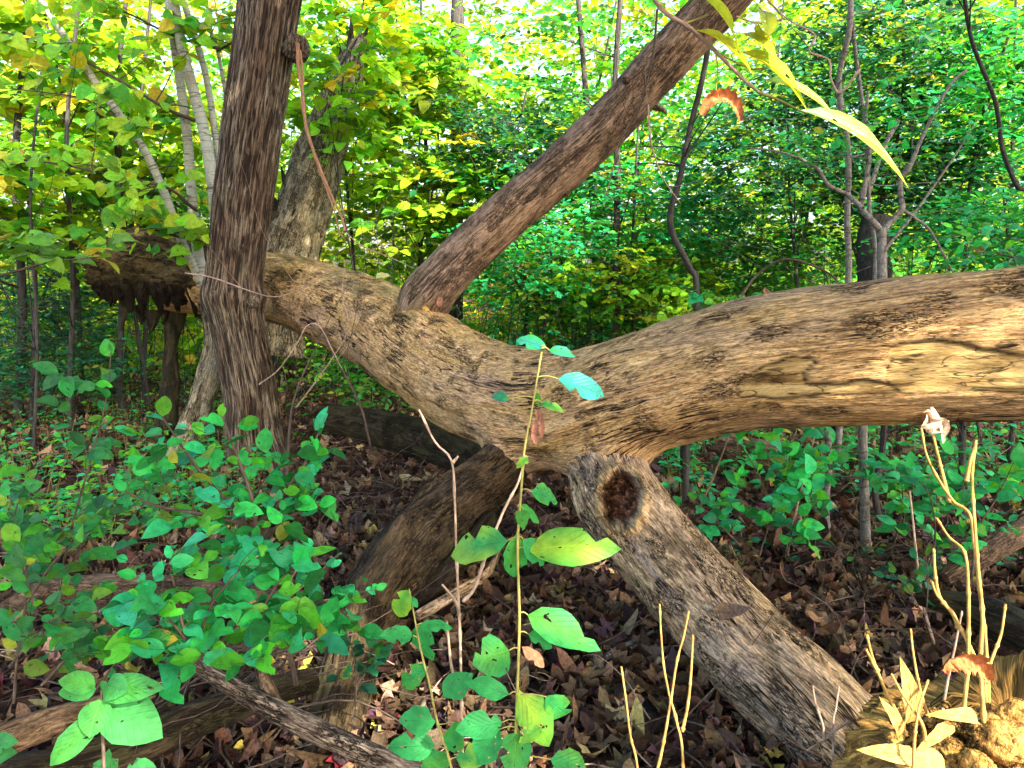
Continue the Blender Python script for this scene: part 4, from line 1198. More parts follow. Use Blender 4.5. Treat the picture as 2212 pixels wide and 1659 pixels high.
leafy('leafy_shrub', 'green sprig below the ringed stem on the right', [[(2000, 1330, 2.9), (2005, 1260, 2.9), (2000, 1200, 2.9)], [(1990, 1320, 2.9), (1960, 1270, 2.9), (1930, 1240, 2.9)]], .055, DEEP, .003, 4, .12, step=.05, lvl=0)
leafy('leafy_shrub', 'bright green sprays standing behind the right log at the right edge', [[(2200, 620, 3.9), (2190, 560, 3.9), (2160, 520, 3.9), (2110, 500, 3.9)], [(2200, 560, 3.9), (2140, 545, 3.9), (2080, 550, 3.9)], [(1520, 700, 4.4), (1520, 650, 4.4), (1510, 640, 4.4)]], .075, TEAL, .005, 5, .25, step=.06, lvl=0)

# small ground plants (nobody could count them)
L, T = Leaves(), Tubes()
def seedlings(n, x0, x1, y0, y1, size, pal, hgt):
    for _ in range(n):
        g = G(rng.uniform(x0, x1), rng.uniform(y0, y1))
        z = float(gz(g[0], g[1])); h = hgt * rng.uniform(.4, 1.2)
        top = np.array([g[0] + rng.normal() * .06, g[1] + rng.normal() * .06, z + h])
        T.add([[g[0], g[1], z], (np.array([g[0], g[1], z]) + top) / 2, top], .0025, .0012, 3, 4)
        k = int(rng.integers(5, 12))
        az = rng.uniform(0, 6.28, k)
        d = np.stack([np.cos(az), np.sin(az), rng.normal(size=k) * .2], 1)
        p = np.array([g[0], g[1], z]) + (top - [g[0], g[1], z]) * rng.uniform(.35, 1, (k, 1)) + d * .02
        L.add(p, d, np.array([0, -.25, 1]) + rng.normal(size=(k, 3)) * .3, size * rng.uniform(.6, 1.2, k), pick(pal, k))
seedlings(420, -100, 560, 790, 1200, .062, TEAL + [(5, (.14, .42, .02))], .30)
seedlings(190, -100, 480, 720, 850, .07, MIDG, .5)
seedlings(60, 200, 900, 860, 960, .05, MIDG, .25)
seedlings(190, 1430, 2300, 950, 1110, .075, TEAL, .40)
seedlings(30, 1600, 2300, 1110, 1250, .055, DEEP, .15)
seedlings(8, 400, 1100, 1050, 1300, .045, DEEP, .08)
seedlings(500, -800, 3200, 690, 800, .09, MIDG, .8)
o = L.mass('ground_plants', MED, M_LEAFV); kind(o, 'stuff'); o['label'] = 'low green plants covering the forest floor'
o = T.build('ground_plant_stems', M_GREENSTEM); kind(o, 'stuff'); o['label'] = 'thin stems of the low green plants'

# ------------------------------------------------------------------ logs and sticks lying about
def lying(name, label, rows, mat, nl=200, na=44, lump=.02, furrow=.006, green=.3, cat='log', world=False):
    pa = np.array(rows) if world else px_path(rows)
    t = thing(name, label, cat, pa[len(pa) // 2, :3] * [1, 1, 0])
    V, F, A = big_tube(pa, nl, na, log_disp(1.0, furrow, lump), goff=rng.uniform(0, 90))
    A['mask'] = np.zeros((len(V), 4)) + [0, 0, green, 1]
    link('trunk' if cat == 'log' else 'stem', mesh_np('log', V, F, mat, A), t)
    return t
M_BROWNLOG = wood_mat('brown_barked_log', (0.23, 0.145, 0.085), (0.11, 0.062, 0.036), (0.022, 0.013, 0.009), (0.13, 0.095, 0.07), streak=(30, 30, 9), crack=0.8, moss=0.4, bump=0.012)
def lz(py, r): return Gd(py, r * .8)
lying('fallen_log', 'brown half buried log behind the round leafed shrub', [(20, 1330, lz(1330, .08), .07), (100, 1292, lz(1292, .08), .085), (250, 1283, lz(1283, .09), .09), (430, 1285, lz(1285, .08), .085), (600, 1295, lz(1295, .07), .05)], M_BROWNLOG)
lying('fallen_log', 'blackish log lying along the bottom left corner', [(-80, 1680, 2.08, .05), (120, 1660, 2.12, .055), (300, 1610, 2.2, .055), (430, 1550, 2.3, .055), (580, 1500, 2.4, .045), (680, 1470, 2.5, .04)], M_DARKLOG)
lying('fallen_log', 'brown thin log at the extreme bottom left', [(-60, 1630, 1.95, .04), (80, 1570, 2.1, .045), (230, 1520, 2.22, .04), (330, 1490, 2.3, .03)], M_BROWNLOG)
lying('fallen_log', 'dark rotting log lying behind the dip of the fallen tree', [(700, 900, 6.2, .12), (820, 925, 5.9, .15), (930, 955, 5.4, .15), (1010, 990, 5.0, .12), (1080, 1040, 4.6, .08)], M_DARKLOG)
lying('ridged_stick', 'rough barked stick slanting across the bottom left', [(385, 1390, 1.95, .016), (450, 1455, 1.9, .02), (560, 1520, 1.86, .026), (700, 1590, 1.8, .027), (860, 1655, 1.75, .026), (950, 1690, 1.72, .024)], wood_mat('stick_bark', (.34, .26, .19), (.06, .04, .03), (.010, .007, .005), (.08, .06, .06), streak=(90, 90, 12), crack=1, moss=.2, bump=.008), 200, 26, .004, .004, 0, 'stick')
lying('short_stick', 'short barked spur standing off the slanting stick', [(560, 1400, 1.95, .014), (565, 1450, 1.93, .017), (590, 1520, 1.88, .02)], M_BROWNLOG, 60, 20, .003, .003, 0, 'stick')
lying('fallen_log', 'mossy log sloping down from the right edge below the log', [(2280, 1120, 3.6, .07), (2200, 1150, 3.5, .06), (2110, 1205, 3.35, .05), (2040, 1250, 3.3, .03)], M_BROWNLOG)
lying('fallen_log', 'dark brown log lying at the right edge by the dry stalks', [(2280, 1400, 2.6, .07), (2180, 1350, 2.75, .075), (2080, 1310, 2.9, .06), (1980, 1290, 3.0, .03)], M_DARKLOG)
lying('fallen_log', 'distant brown log seen through the leaves under the right log', [(1560, 960, 5.6, .10), (1650, 985, 5.4, .12), (1740, 1010, 5.2, .10), (1800, 1020, 5.1, .05)], M_BROWNLOG)
lying('fallen_stick', 'long brown stick crossing the litter below the ringed stem', [(1660, 1120, 4.35, .02), (1760, 1170, 4.05, .024), (1860, 1215, 3.85, .026), (1960, 1225, 3.8, .022), (2060, 1230, 3.8, .015)], M_BROWNLOG, 160, 20, .004, .004, 0, 'stick')
lying('fallen_stick', 'grey branching stick lying behind the left dark limb', [(900, 1330, 3.05, .022), (980, 1285, 3.2, .024), (1050, 1240, 3.4, .02), (1085, 1180, 3.6, .015)], M_LEG, 120, 18, .004, .004, 0, 'stick')
lying('fallen_stick', 'bluish grey stick pieces beside the broken root under the arch', [(880, 1320, 3.15, .04), (950, 1250, 3.3, .05), (1020, 1180, 3.5, .05), (1060, 1120, 3.7, .04)], M_DARKLOG, 120, 24, .01, .006, .2, 'stick')
lying('broken_stick', 'pale broken stick on the litter left of the tall weed', [(890, 1315, Gd(1320, .02), .012), (930, 1333, Gd(1333, .02), .02), (978, 1352, Gd(1352, .02), .012)], M_SNAG, 60, 18, .003, .002, 0, 'stick')
lying('broken_stick', 'pale stick on the litter just right of the green shrub', [(588, 1130, Gd(1130, .02), .014), (640, 1140, Gd(1140, .02), .02), (700, 1160, Gd(1160, .02), .02), (770, 1155, Gd(1158, .02), .01)], M_SNAG, 60, 18, .003, .002, 0, 'stick')
lying('curved_stick', 'curved bluish stick on the litter left of the grey limb', [(1275, 1452, Gd(1452, .02), .006), (1320, 1410, Gd(1412, .03), .010), (1370, 1385, Gd(1387, .03), .011), (1410, 1365, Gd(1368, .02), .008)], M_GREYTWIG, 60, 12, .001, .0, 0, 'stick')
lying('curved_stick', 'blue grey bent twig end by the foot of the grey limb', [(1895, 1600, 1.9, .008), (1912, 1592, 1.9, .009), (1935, 1570, 1.88, .008), (1950, 1560, 1.86, .006)], M_GREYTWIG, 40, 12, .001, .0, 0, 'stick')
for q in range(10):      # twigs on the litter that can be told apart
    pass

# twigs strewn over the litter
T = Tubes()
for q in range(950):
    y = rng.uniform(1.6, 8.5); x = rng.uniform(-.75, .75) * y
    z = float(gz(x, y)) + rng.uniform(.015, .06)
    az = rng.uniform(0, 6.28); l = rng.uniform(.12, .7)
    pts = grow_twig(np.array([x, y, z]), np.array([math.cos(az), math.sin(az), rng.uniform(-.05, .2)]), l, 6, .2, .22)
    pts[:, 2] = np.maximum(pts[:, 2], gz(pts[:, 0], pts[:, 1]) + .012)
    T.add(pts, rng.uniform(.0015, .006), .001, 4, 10, .06)
    if rng.uniform() < .4:
        T.add(grow_twig(pts[3], rand_dir(.1), l * .4, 4, .2, .3), .0015, .0007, 3, 6)
for (a, b) in [(1000, 980), (800, 1100), (420, 1540), (600, 1500), (500, 1520), (2000, 1250), (750, 930), (300, 900)]:
    for q in range(34):   # brushy piles
        g = G(a + rng.normal() * 80, b + rng.normal() * 40)
        T.add(grow_twig(g + [0, 0, rng.uniform(.0, .25)], rand_dir(0.05), rng.uniform(.2, .8), 6, .3, .2), rng.uniform(.002, .005), .001, 4, 10, .05)
o = T.build('litter_twigs', M_TWIG, None); kind(o, 'stuff'); o['label'] = 'thin dead twigs strewn over the leaf litter'
T = Tubes()
for q in range(150):
    y = rng.uniform(1.8, 6.5); x = rng.uniform(-.75, .75) * y
    z = float(gz(x, y)) + rng.uniform(.02, .07)
    az = rng.uniform(0, 6.28); l = rng.uniform(.15, .6)
    T.add(grow_twig(np.array([x, y, z]), np.array([math.cos(az), math.sin(az), rng.uniform(-.05, .2)]), l, 6, .15, .25), rng.uniform(.0015, .004), .001, 4, 10, .06)
o = T.build('pale_litter_twigs', M_PINKTWIG, None); kind(o, 'stuff'); o['label'] = 'pale bleached twigs strewn over the leaf litter'

# thin bare twigs hanging before the fallen trunk
for rows, r, lab in [
    ([(640, 880, 5.3), (700, 800, 5.2), (745, 730, 5.15), (752, 690, 5.1), (740, 640, 5.1), (745, 560, 5.1)], .006, 'pale hanging twig left of the branch collar, in front of the trunk'),
    ([(400, 590, 5.6), (460, 600, 5.5), (580, 640, 5.3), (640, 628, 5.2), (690, 600, 5.1), (740, 560, 5.1)], .006, 'thin twig crossing the ridged trunk at the burl'),
    ([(560, 830, 5.2), (600, 800, 5.1), (640, 745, 5.0), (662, 705, 5.0), (690, 705, 5.0), (720, 760, 5.0), (750, 820, 5.0)], .006, 'pale bent twig from the ridged trunk under the arch'),
    ([(620, 1050, 5.2), (628, 900, 5.2), (650, 820, 5.2), (680, 760, 5.2)], .014, 'slim grey shoot right of the foot of the ridged tree'),
    ([(800, 960, 5.0), (780, 880, 5.0), (740, 800, 5.0), (700, 730, 5.1)], .010, 'drooping dark twig under the arch of the trunk'),
    ([(745, 500, 5.2), (780, 530, 5.1), (840, 555, 5.0), (895, 580, 4.9)], .005, 'long thin twig lying against the branch collar'),
    ([(1420, 20, 4.3), (1410, 120, 4.3), (1385, 220, 4.3), (1340, 310, 4.3), (1310, 420, 4.3)], .008, 'dark hanging twig crossing the slanting limb near its top'),
    ([(1400, 225, 4.4), (1405, 300, 4.4), (1430, 380, 4.4), (1470, 440, 4.4)], .006, 'pale twig drooping below the slanting limb'),
    ]:
    pole(lab, rows, r, r * .4, M_PINKTWIG if r < .007 else M_TWIG, name='bare_twig', cat='twig', twigs=3, base=False, na=6)

# leaves and fungi resting on the trunk
def resting(label, a, b, d, s, col, dirv, nrm, me, name='fallen_leaf'):
    L = Leaves(); L.add(P(a, b, d), dirv, nrm, s, col)
    o = L.singles(name, me, None)[0]
    return tag(o, label, 'leaf')
resting('pale yellow leaf lying on the trunk left of the limb collar', 812, 598, 5.02, .10, (.62, .60, .22), (1, 0, .15), (0, -.5, 1), [HEART_ME[0]])
resting('small orange yellow leaf on the trunk below the collar', 912, 664, 4.62, .05, (.65, .42, .08), (1, -.3, -.3), (-.1, -.9, .6), [OVAL_ME[1]])
resting('reddish curled leaf caught behind the limb collar', 950, 655, 4.6, .07, (.38, .16, .09), (.2, 0, 1), (0, -1, .1), [DRY_ME[0]])
resting('small pale green leaf on the grey limb', 1645, 1400, 2.5, .04, (.42, .60, .30), (.6, -.4, -.7), (0, -.8, .6), [OVAL_ME[2]])
resting('brown dry leaf lodged on the grey limb', 1560, 1325, 2.62, .10, (.17, .11, .07), (1, 0, -.2), (0, -.8, .7), [DRY_ME[5]])
resting('brown dry leaf sitting on top of the right log', 1655, 636, 3.0, .05, (.28, .12, .06), (.3, 0, 1), (0, -1, .2), [DRY_ME[6]])
resting('green leaf lodged at the edge of the grey limb', 1795, 1500, 2.3, .05, (.30, .42, .05), (.4, -.4, -.7), (0, -.8, .6), [OVAL_ME[1]])

# ------------------------------------------------------------------ leaf litter
L = Leaves()
def strew(n, y0, y1, size, tilt=.35):
    y = np.sqrt(rng.uniform(y0 ** 2, y1 ** 2, n)); x = rng.uniform(-.82, .82, n) * y
    z = gz(x, y) + rng.uniform(.004, .055, n)
    az = rng.uniform(0, 2 * np.pi, n)
    d = np.stack([np.cos(az), np.sin(az), rng.normal(size=n) * .35], 1)
    nn = np.array([0, 0, 1.0]) + rng.normal(size=(n, 3)) * tilt
    c = pick(LITTER, n, .3)
    L.add(np.stack([x, y, z], 1), d, nn, size * rng.uniform(.35, 1.35, n), c)
strew(9000, 1.0, 4.2, .078, .65)
strew(15000, 4.0, 9.0, .088, .6)
strew(6000, 9.0, 16.0, .13, .4)
DRY_S = DRY
L.thing_leaves(floor, DRY_ME, DRY_S, M_DRY, 300, 'leaf_litter', 'fallen_leaf')

# ------------------------------------------------------------------ foreground plants built leaf by leaf
def quilt(base, tip, width, d0, d1, col, parent, shape='oval', seed=0, face=(0, -1, .35), name='leaf', mat=None, col2=None, curl=.25, fold=.2, thickjag=.13, tw=.2, notch=1, lab=None):
    """one leaf from base pixel to tip pixel; pixel width; slightly different depths at its ends"""
    a, b = P(*base, d0), P(*tip, d1)
    ln = np.linalg.norm(b - a)
    w = width / FOC * (d0 + d1) / 2 / ln
    v, f, u = leaf_tpl(w, shape, 8, fold, curl, thickjag, tw, seed, notch=notch)
    B = basis(np.array([b - a]), np.array([face], float))[0]
    V = v @ (B * ln).T + a
    c = np.array(col)[None] * np.ones((len(V), 1))
    if col2 is not None:
        e = np.abs(u[:, 0] - .5) * 2
        k = sstep(.3, 1.0, np.maximum(e * .9, u[:, 1] * .8) + .35 * fbm(V * 18 + seed, 2))[:, None]
        c = c * (1 - k) + np.array(col2) * k
    me = mesh_np(name, V, f, mat or M_HERO, dict(lcol=np.concatenate([c, np.ones((len(c), 1))], 1)), u)
    return link(name, me, parent)
M_HERO = leaf_mat('close_leaf', 'attr', veins=True, transl=0.42, gloss=0.45, holes=True)
GT, GY, GB, GL = (.035, .30, .085), (.28, .50, .045), (.03, .25, .22), (.08, .33, .05)
# tall thin weed in the middle
D = 1.35
wd = thing('tall_weed', 'tall thin weed with ragged half yellow leaves standing before the log', 'plant', G(1115, 1659) * [.95, .95, 0])
T = Tubes()
T.add([[float(P(1108, 1900, D)[0]), 1.33, 0]] + [P(a, b, D) for a, b in [(1108, 1900), (1112, 1659), (1118, 1480), (1122, 1330), (1118, 1180), (1126, 1060), (1133, 970), (1150, 880), (1160, 820), (1170, 760)]], .0042, .0018, 8, 60, .05)
T.build('stem', M_GREENSTEM, wd)
T = Tubes()
WL = [((1095, 1168), (958, 1188), 88, GT, GY, 1), ((1140, 1188), (1334, 1168), 88, GY, GL, 2), ((1115, 1155), (1112, 1258), 55, GL, GT, 3), ((1130, 1165), (1182, 1222), 48, GT, GT, 4),
      ((1148, 1062), (1214, 1080), 50, GT, GL, 5), ((1118, 1095), (1172, 1128), 34, GT, GL, 6), ((1130, 1100), (1128, 1140), 30, GL, GL, 7),
      ((1140, 1328), (1300, 1400), 82, GL, GT, 8), ((1142, 1370), (1200, 1395), 40, GT, GT, 9), ((1100, 1405), (1022, 1432), 88, GL, GT, 10),
      ((1122, 1490), (1195, 1618), 84, GY, GL, 11), ((1180, 1505), (1236, 1560), 64, GT, GL, 12), ((1100, 1500), (1005, 1470), 46, GT, GT, 13), ((1085, 1560), (985, 1575), 62, GT, GT, 14), ((1080, 1575), (1020, 1650), 66, GT, GT, 15),
      ((1120, 1580), (1105, 1680), 72, GL, GT, 16), ((1170, 1570), (1125, 1600), 34, GL, GY, 17), ((1190, 1640), (1280, 1665), 60, GT, GL, 18),
      ((1180, 752), (1112, 726), 34, GB, GT, 19), ((1186, 756), (1245, 762), 30, GT, GB, 20), ((1205, 818), (1310, 852), 56, GB, GB, 21), ((1165, 850), (1160, 880), 26, GL, GT, 22), ((1100, 862), (1062, 852), 26, GT, GB, 23), ((1170, 870), (1218, 886), 24, GT, GY, 24), ((1140, 990), (1118, 1008), 22, GL, GY, 25)]
stem_y = [760, 820, 880, 970, 1060, 1180, 1330, 1480, 1659]; stem_x = [1170, 1160, 1150, 1133, 1126, 1118, 1122, 1118, 1112]
for b, t_, w, c1, c2, sd in WL:
    quilt(b, t_, w, D, D + rng.uniform(-.05, .05), c1, wd, 'oval', sd, (rng.normal() * .2, -.8, .7), col2=c2, curl=rng.uniform(.1, .5), tw=rng.normal() * .4)
    sx = float(np.interp(b[1] - 10, stem_y, stem_x))
    T.add([P(sx, b[1] - 4, D), P((sx + b[0]) / 2, b[1] - 6, D), P(*b, D)], .0016, .0012, 5, 5)
kind(T.build('petiole', M_GREENSTEM, wd), 'stuff')
quilt((1128, 1397), (1182, 1445), 30, D, D, (.42, .20, .11), wd, 'oval', 31, (0, -.8, .5), 'dry_leaf', M_DRY, curl=.6, fold=.6)
for k, (a, b, c, d) in enumerate([(1158, 905, 1150, 960), (1168, 895, 1172, 955), (1150, 930, 1160, 965), (1160, 885, 1168, 915)]):
    quilt((a, b), (c, d), 16, D, D, (.30, .13, .09), wd, 'long', 50 + k, (0, -1, .2), 'withered_leaf', M_DRY, curl=1.2, fold=.9, tw=2)

# leafy seedling left of it
D2 = 1.45
wd2 = thing('weed', 'leafy green weed with oval leaves left of the tall thin weed', 'plant', G(975, 1659) * [.95, .95, 0])
T = Tubes()
T.add([P(a, b, D2) for a, b in [(1010, 1850), (975, 1659), (945, 1560), (928, 1480), (908, 1400), (893, 1320), (884, 1272)]], .0036, .0014, 7, 50, .05)
for b, t_, w, c1, c2, sd in [((884, 1275), (850, 1338), 50, GL, GY, 1), ((892, 1372), (822, 1372), 44, GT, GT, 2), ((912, 1345), (924, 1440), 62, GT, GT, 3), ((905, 1352), (982, 1352), 28, GT, GT, 4), ((888, 1290), (902, 1312), 16, GT, GT, 5),
                             ((925, 1440), (858, 1486), 48, GT, GL, 6), ((958, 1508), (1020, 1455), 58, GT, GT, 7), ((942, 1558), (862, 1552), 62, GT, GT, 8), ((940, 1610), (838, 1612), 60, GT, GT, 9), ((965, 1620), (1010, 1560), 52, GT, GL, 10),
                             ((975, 1640), (900, 1668), 60, GL, GT, 11), ((985, 1635), (1050, 1640), 56, GT, GY, 12), ((980, 1560), (1000, 1600), 36, GL, GT, 13)]:
    quilt(b, t_, w, D2, D2 + rng.uniform(-.05, .05), c1, wd2, 'oval', sd + 100, (rng.normal() * .2, -.8, .7), col2=c2, curl=rng.uniform(.1, .5), tw=rng.normal() * .3)
    sx = float(np.interp(b[1], [1272, 1320, 1400, 1480, 1560, 1659], [884, 893, 908, 928, 945, 975]))
    T.add([P(sx, b[1] + 6, D2), P(*b, D2)], .0014, .001, 5, 4)
T.build('stem', M_GREENSTEM, wd2)

# broad leafed seedling bottom left
D3 = 1.3
wd3 = thing('broad_leaf_seedling', 'bright green seedling with big pointed leaves at the bottom left', 'plant', G(222, 1659) * [.95, .95, 0])
T = Tubes()
T.add([P(222, 1850, D3), P(224, 1659, D3), P(221, 1560, D3), P(220, 1490, D3)], .004, .0025, 7, 20)
T.build('stem', M_TWIG, wd3)
BR, BR2 = (.085, .37, .06), (.06, .30, .08)
for b, t_, w, sd in [((212, 1548), (100, 1656), 62, 1), ((225, 1525), (342, 1588), 108, 2), ((218, 1492), (340, 1482), 66, 3), ((228, 1480), (268, 1490), 60, 4), ((222, 1508), (188, 1592), 78, 5), ((208, 1488), (128, 1494), 52, 6), ((207, 1480), (130, 1468), 52, 7), ((222, 1500), (220, 1478), 34, 8)]:
    quilt(b, t_, w, D3, D3 - .04, BR if sd % 2 else BR2, wd3, 'oval', sd + 200, (rng.normal() * .15, -.75, .7), col2=BR2, curl=.25, fold=.12, thickjag=.05, notch=0)
for lab, pts in [('pair of green leaves at the very bottom left of the seedling', [((260, 1665), (200, 1650), 44), ((270, 1665), (330, 1655), 44), ((240, 1690), (230, 1625), 40)]), ('green lobed leaf plant cut by the bottom left corner', [((-30, 1615), (30, 1600), 50), ((-20, 1640), (28, 1625), 40)])]:
    t2 = thing('low_weed', lab, 'plant', G(250, 1659) * [1, 1, 0])
    for k, (b, t_, w) in enumerate(pts): quilt(b, t_, w, 1.5, 1.48, BR2, t2, 'oval', 300 + k, (0, -.7, .8))

# dry twiggy stalks before the trunk
def stalks(name, label, lines, d, r, mat, cat='stalk', knots=True):
    t = thing(name, label, cat, P(*lines[0][-1], d) * [1, 1, 0])
    for ln in lines:
        T = Tubes()
        C = T.add([P(a, b, d + .015 * math.sin(a * .05)) for a, b in ln], r * .42, r * .8, 7, 90, .05, nodes=max(2, len(ln) - 1))
        T.build('stalk', mat, t)
    return t
stalks('dry_twig_stalk', 'tall dead forked stalk standing left of the tall weed', [[(905, 885), (940, 955), (975, 995), (982, 1080), (986, 1200), (992, 1330), (996, 1480), (1000, 1700), (1004, 2050)], [(990, 985), (978, 1000)], [(1135, 985), (1120, 1040), (1085, 1110), (1050, 1200), (1025, 1270), (1000, 1300)], [(955, 1262), (985, 1300), (992, 1330)], [(965, 1340), (975, 1440), (990, 1500)]], 1.6, .0052, M_PINKTWIG)
stalks('dry_stalk', 'thin straw coloured stalk left of the forked ones at bottom centre', [[(1342, 1440), (1352, 1510), (1362, 1590), (1378, 1670), (1390, 1900)]], 1.45, .0042, M_STRAW)
stalks('dry_stalk', 'forked dry stalk before the lower grey limb', [[(1425, 1305), (1428, 1370), (1434, 1440), (1446, 1500), (1462, 1560), (1475, 1640), (1478, 1900)], [(1488, 1320), (1478, 1370), (1462, 1430), (1448, 1520), (1430, 1620), (1410, 1700)], [(1497, 1372), (1493, 1450), (1486, 1520), (1474, 1580)]], 1.45, .0042, M_STRAW)
stalks('dry_twig_stalk', 'small branching dry twig in front of the foot of the grey limb', [[(1755, 1480), (1762, 1520), (1778, 1570), (1780, 1600)], [(1812, 1480), (1806, 1530), (1800, 1560), (1800, 1690), (1800, 1900)], [(1742, 1622), (1780, 1598), (1800, 1580), (1835, 1558)], [(1838, 1640), (1820, 1690)]], 1.5, .0042, M_PINKTWIG)
DS = 1.2
stalks('dry_stalk', 'sunlit forked straw stalk holding a withered flower at the right', [[(1990, 925), (2002, 985), (2030, 1040), (2062, 1085), (2094, 1110), (2105, 1180), (2118, 1290), (2130, 1400), (2138, 1560)], [(2013, 930), (2030, 1000), (2045, 1060), (2052, 1085)]], DS, .0042, M_STRAW)
stalks('dry_stalk', 'tallest straight sunlit straw stalk second from the right', [[(2108, 950), (2100, 1030), (2104, 1110), (2112, 1220), (2122, 1330), (2118, 1430), (2125, 1560)], [(2108, 955), (2095, 1000), (2088, 1040)]], DS - .04, .0045, M_STRAW)
stalks('dry_stalk', 'sunlit straw stalk with two bent arms on the right', [[(2022, 1118), (2050, 1160), (2084, 1195), (2092, 1280), (2092, 1370), (2090, 1450), (2080, 1550)], [(2017, 1185), (2020, 1240), (2030, 1290), (2058, 1325), (2072, 1360)], [(2012, 1255), (2024, 1285), (2052, 1318), (2082, 1370), (2110, 1430)]], DS - .06, .0042, M_STRAW)
stalks('dry_stalk', 'short leaning sunlit stalk at the left of the rotten wood', [[(1872, 1370), (1888, 1430), (1912, 1490), (1940, 1545), (1958, 1590)], [(1870, 1402), (1895, 1450)]], DS, .0045, M_STRAW)
stalks('dry_stalk', 'sunlit stalk leaning left behind the short one', [[(1967, 1358), (1974, 1420), (1990, 1500), (2010, 1560)]], DS + .03, .0036, M_STRAW)
stalks('dry_stalk', 'thin sunlit stalk between the leaning stalks', [[(1925, 1455), (1950, 1500), (1990, 1560), (2000, 1600)], [(2005, 1468), (1985, 1530), (1975, 1600), (1972, 1700)]], DS - .1, .0036, M_STRAW)
stalks('dry_stalk', 'rightmost short sunlit stalk leaning right', [[(2172, 1305), (2162, 1370), (2140, 1430), (2128, 1480), (2135, 1560)]], DS, .0042, M_STRAW)
stalks('dry_stalk', 'faint pink stalk leaning behind the bright ones', [[(2078, 1320), (2062, 1400), (2045, 1480), (2032, 1560)]], DS + .08, .0036, M_PINKTWIG)
fl = thing('withered_flower', 'curled withered flower head at the tip of the forked straw stalk', 'flower', P(2020, 915, DS))
for k, (a, b, c, d, w) in enumerate([(1990, 925, 2035, 890, 40), (2000, 900, 2045, 930, 36), (2030, 900, 2050, 955, 26), (2005, 935, 2040, 925, 30), (1995, 890, 2020, 905, 26)]):
    quilt((a, b), (c, d), w, DS, DS - .01, (.52, .38, .26), fl, 'oval', 400 + k, (rng.normal() * .5, -.8, rng.normal() * .5), 'petal', M_DRY, curl=1.6, fold=.8, tw=1.5)
def curl_leaf(label, rows, d, r, col, name='curled_dry_leaf'):
    t = thing(name, label, 'leaf', P(*rows[0], d))
    n, m = 40, 7
    C = catmull(np.array([P(a, b, d) for a, b in rows]), n)
    Tn, N, B = frames(C)
    w = r * np.sin(np.linspace(.25, 2.95, n)) ** .6 * (1 + .16 * rng.normal(size=n))
    a = np.linspace(-1, 1, m)
    roll = 1.1 + .5 * fbm(np.stack([np.linspace(0, 5, n), np.zeros(n), np.zeros(n)], 1), 2)
    V = C[:, None] + B[:, None] * (a[None, :, None] * w[:, None, None]) + N[:, None] * (np.abs(a)[None, :, None] ** 1.5 * (w * roll)[:, None, None])
    V = V.reshape(-1, 3) + rng.normal(size=(n * m, 3)) * r * .07
    i_, j_ = np.meshgrid(np.arange(n - 1), np.arange(m - 1), indexing='ij')
    q = (i_ * m + j_).ravel()
    link('blade', mesh_np('blade', V, np.stack([q, q + 1, q + m + 1, q + m], 1), col, dict(grain=V)), t)
M_CURL = bark_mat('rust_dry_leaf', (0.50, 0.20, 0.07), (0.24, 0.08, 0.03), (80, 80, 30), .002)
curl_leaf('rusty curled dry leaf hanging under the top right leaves', [(1515, 248), (1528, 222), (1552, 211), (1575, 214), (1592, 235), (1600, 262)], .95, .009, M_CURL)
curl_leaf('orange curled dead leaf hooked over the straw stalks', [(2036, 1450), (2048, 1432), (2070, 1422), (2095, 1424), (2118, 1440), (2135, 1470)], 1.1, .014, M_CURL)

# top right spray of long leaves, near the lens
DT = 1.0
tr_ = thing('long_leaf_twig', 'twig with long yellow green leaves reaching in from the top right', 'branch', P(1420, -60, DT))
T = Tubes()
T.add([P(a, b, DT) for a, b in [(1380, -60), (1430, 20), (1490, 60), (1545, 110), (1600, 165), (1640, 200)]], .0032, .0024, 7, 30, .06)
T.build('stem', M_PINKTWIG, tr_)
T = Tubes()
T.add([P(a, b, DT) for a, b in [(1640, 200), (1680, 215), (1730, 240), (1745, 245)]], .002, .0013, 6, 12)
T.add([P(a, b, DT) for a, b in [(1552, 115), (1620, 148), (1660, 145)]], .0015, .001, 6, 8)
T.add([P(a, b, DT) for a, b in [(1480, 50), (1510, 40), (1530, 30)]], .0015, .001, 6, 8)
T.add([P(a, b, DT) for a, b in [(1545, 112), (1550, 150), (1545, 211)]], .001, .0008, 5, 8)
kind(T.build('petiole', M_GREENSTEM, tr_), 'stuff')
YG, BL = (.42, .46, .03), (.26, .48, .30)
for b, t_, w, c1, c2, sd, fd in [((1500, -20), (1612, 70), 48, (.28, .44, .03), YG, 1, .5), ((1505, 62), (1640, 130), 44, YG, YG, 2, .5), ((1600, 70), (1690, 116), 62, YG, YG, 3, .3), ((1600, 108), (1765, 205), 62, YG, (.24, .42, .05), 4, .5), ((1650, 170), (1820, 222), 40, BL, YG, 5, .6), ((1730, 232), (1998, 360), 66, BL, YG, 6, .55), ((1650, 20), (1665, 62), 52, (.26, .36, .03), YG, 7, .2), ((1640, 85), (1652, 50), 48, (.28, .36, .03), YG, 8, .2)]:
    quilt(b, t_, w, DT, DT - .04, c1, tr_, 'long' if w < 70 and sd not in (3, 7, 8) else 'oval', 500 + sd, (.3, -.65, .6), col2=c2, curl=.35, fold=fd, notch=0, tw=.5)
stalks('bare_twig', 'bare angular twig crossing the top right above the long leaves', [[(1640, -20), (1700, 40), (1760, 75), (1748, 110), (1790, 130), (1795, 170), (1815, 200), (1850, 160), (1858, 150)], [(1590, 35), (1640, 50), (1690, 42)]], 1.5, .003, M_PINKTWIG, 'twig')

